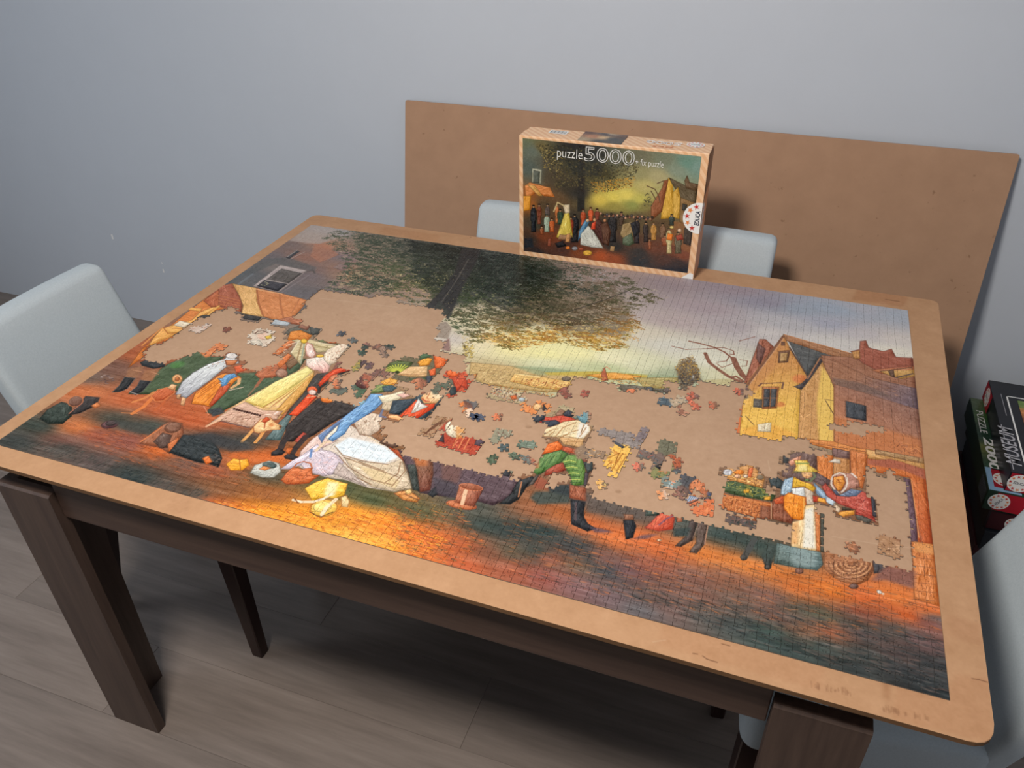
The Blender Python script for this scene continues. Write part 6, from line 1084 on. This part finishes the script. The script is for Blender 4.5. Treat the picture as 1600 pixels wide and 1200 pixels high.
# ---------------------------------------------------------------- stacked boxes in the corner
def carton(name, label, lo, hi, col, top=None):
    m = noisy(name + '_carton', col, tuple(min(255, v * 1.25 + 3) for v in col), (20, 20, 20), 0.35, 0.5)
    e = empty(name, lo); tag(e, label, 'box', 'puzzle boxes stacked in the corner')
    s_ = np.array(hi) - np.array(lo); k = 0.6 * s_[2]
    bmobj('lid', boxbm((0, 0, s_[2] - k), tuple(s_), 0.0012, 2), m, e)
    bmobj('tray', boxbm((0.0015, 0.0015, 0.0), (s_[0] - 0.0015, s_[1] - 0.0015, s_[2] - k - 0.0003), 0.0008, 1), m, e)
    return e, s_
GZ0, GZ1, KZ1 = 0.303, 0.363, 0.423
cols_ = [(46, 22, 24), (24, 24, 30), (60, 26, 30), (30, 34, 40)]
labs_ = ['dark maroon puzzle box at the very bottom of the stack by the wall', 'near-black puzzle box second from the bottom of the stack', 'maroon puzzle box third from the bottom of the stack', 'slate grey puzzle box fourth from the bottom of the stack']
for k in range(4):
    carton('puzzle_carton', labs_[k], (1.868 + 0.004 * (k % 2), 1.03 - 0.012 * k, 0.06 * k + 0.0003), (2.17, 1.43 - 0.01 * k, 0.06 * k + 0.0597), cols_[k])
e, s_ = carton('puzzle_carton', 'dark puzzle box with a red front badge, directly under the green box', (1.866, 1.004, 0.2403), (2.17, 1.42, GZ0 - 0.0003), (30, 20, 24))
flat('front_label', (0.006, 0, 0.004), (1, 0, 0), (0, 0, 1), 0.12, 0.052, INK['maroon'], e, 0.0005); badge((0.062, 0, 0.03), (1, 0, 0), (0, 0, 1), 0.020, e, 0.0009)
# green box
e, s_ = carton('puzzle_carton', 'green puzzle box lettered PUZZLE 2000 under the black one', (1.845, 0.998, GZ0), (2.15, 1.41, GZ1 - 0.0003), (24, 46, 34))
GC = Canvas(180, 240, [(1509, 621), (1600, 633), (1640, 790), (1544, 766)])
GC.img[:] = GC.field(g('1512,626:84,104,66 1530,632:64,84,56 1520,650:62,96,48 1540,660:40,66,48 1524,680:44,74,56 1540,690:34,56,48 1530,705:110,116,52 1545,712:54,72,46 1536,735:50,84,58 1552,745:40,70,60 1570,700:24,40,34 1590,700:20,30,30')); GC.img += (GC.n1 * 14)[..., None]
flat('top_picture', (0.001, 0.001, s_[2]), (1, 0, 0), (0, 1, 0), s_[0] - 0.002, s_[1] - 0.002, print_mat('green_top_print', GC.image('green_top_print'), 0.3), e, 0.0005, uv=True)
O_ = np.array((1.845, 0.998, GZ0)); gt = lambda u, v: atz(u, v, GZ1) - O_
a_, c_ = gt(1524, 641), gt(1537, 677); letter('PUZZLE', (a_[0] + 0.001, a_[1], s_[2]), (0, -1, 0), (1, 0, 0), a_[1] - c_[1], 0.017, 'white', e, 0.0009, shear=.1)
a_, c_ = gt(1535, 683), gt(1549, 735); letter('2000', (a_[0] + 0.001, a_[1], s_[2]), (0, -1, 0), (1, 0, 0), a_[1] - c_[1], 0.024, 'white', e, 0.0009, thin=.03, shear=.1)
a_ = gt(1541, 738); fl = flat('corner_label', (0.0015, 0.0015, s_[2]), (1, 0, 0), (0, 1, 0), 0.07, 0.09, INK['skyblue'], e, 0.0009); flat('red_patch', (0.014, 0.016, s_[2]), (1, 0, 0), (0, 1, 0), 0.056, 0.07, INK['darkred'], e, 0.0012); badge((0.04, 0.05, s_[2]), (1, 0, 0), (0, 1, 0), 0.026, e, 0.0015, text=False)
flat('front_label', (0.022, 0, 0.004), (1, 0, 0), (0, 0, 1), 0.14, 0.053, INK['darkred'], e, 0.0005); bq = aty(1561, 783, 0.998); badge((bq[0] - 1.845, 0, 0.031), (1, 0, 0), (0, 0, 1), 0.0235, e, 0.0009, ang=1.1)
bl = flat('barcode_label', (0, 0.075, 0.010), (0, -1, 0), (0, 0, 1), 0.065, 0.04, INK['bargrey'], e, 0.0005)
for k in range(8): flat('bar', (0, 0.071 - k * 0.0078, 0.013), (0, -1, 0), (0, 0, 1), 0.003, 0.034, INK['black'], bl, 0.0008)
# black box
KX, KY = 1.876, 1.004
e, s_ = carton('puzzle_carton', 'black puzzle box lettered MUSEUM on top of the stack', (KX, KY, GZ1 + 0.0018), (KX + 0.30, KY + 0.415, KZ1), (17, 18, 25))
kt = lambda u, v: atz(u, v, KZ1) - np.array((KX, KY, GZ1 + 0.0018))
m1, m2 = kt(1593, 728), kt(1576, 668); xm = m1[0]
letter('MUSEUM', (xm + 0.006, m1[1], s_[2]), (0, 1, 0), (-1, 0, 0), m2[1] - m1[1], 0.034, 'silver', e, 0.0006, shear=.2, thin=.012)
c1 = kt(1571.5, 618.5); fx, fy = c1[0], c1[1]
flat('frame_line', (fx, 0.02, s_[2]), (1, 0, 0), (0, 1, 0), 0.004, fy - 0.02, INK['white'], e, 0.0006); flat('frame_line', (fx, fy - 0.004, s_[2]), (1, 0, 0), (0, 1, 0), s_[0] - fx - 0.04, 0.004, INK['white'], e, 0.0006)
flat('frame_line', (fx - 0.012, fy - 0.1, s_[2]), (1, 0, 0), (0, 1, 0), 0.0012, 0.105, INK['silver'], e, 0.0006)
l1, l2 = kt(1562.5, 663), kt(1569, 685); flat('frame_line', (l2[0], l2[1], s_[2]), (1, 0, 0), (0, 1, 0), 0.0018, l1[1] - l2[1], INK['silver'], e, 0.0006)
l1, l2 = kt(1575.5, 709), kt(1583, 734); flat('frame_line', (l2[0], l2[1], s_[2]), (1, 0, 0), (0, 1, 0), 0.0018, l1[1] - l2[1], INK['silver'], e, 0.0006)
pc_ = kt(1589.5, 626); KC = Canvas(120, 160, [(1589.5, 626), (1640, 632), (1670, 720), (1612, 700)]); KC.img[:] = KC.field(g('1592,630:110,140,70 1600,640:206,130,70 1598,652:120,70,40 1600,660:60,50,30 1602,672:150,70,40 1620,660:190,120,70')); KC.img += (KC.n1 * 22)[..., None]
flat('top_picture', (pc_[0], 0.05, s_[2]), (1, 0, 0), (0, 1, 0), s_[0] - pc_[0] - 0.06, pc_[1] - 0.05, print_mat('museum_print', KC.image('museum_print'), 0.3), e, 0.0006, uv=True)
flat('front_label', (0.003, 0, 0.003), (1, 0, 0), (0, 0, 1), s_[0] - 0.006, 0.053, INK['darkred'], e, 0.0005); bq = aty(1592, 757, KY); badge((bq[0] - KX, 0, 0.029), (1, 0, 0), (0, 0, 1), 0.0255, e, 0.0009, ang=-0.1)
flat('side_label', (0, s_[1] - 0.002, 0.002), (0, -1, 0), (0, 0, 1), 0.085, 0.055, INK['darkred'], e, 0.0005); badge((0, s_[1] - 0.045, 0.029), (0, -1, 0), (0, 0, 1), 0.026, e, 0.0009)
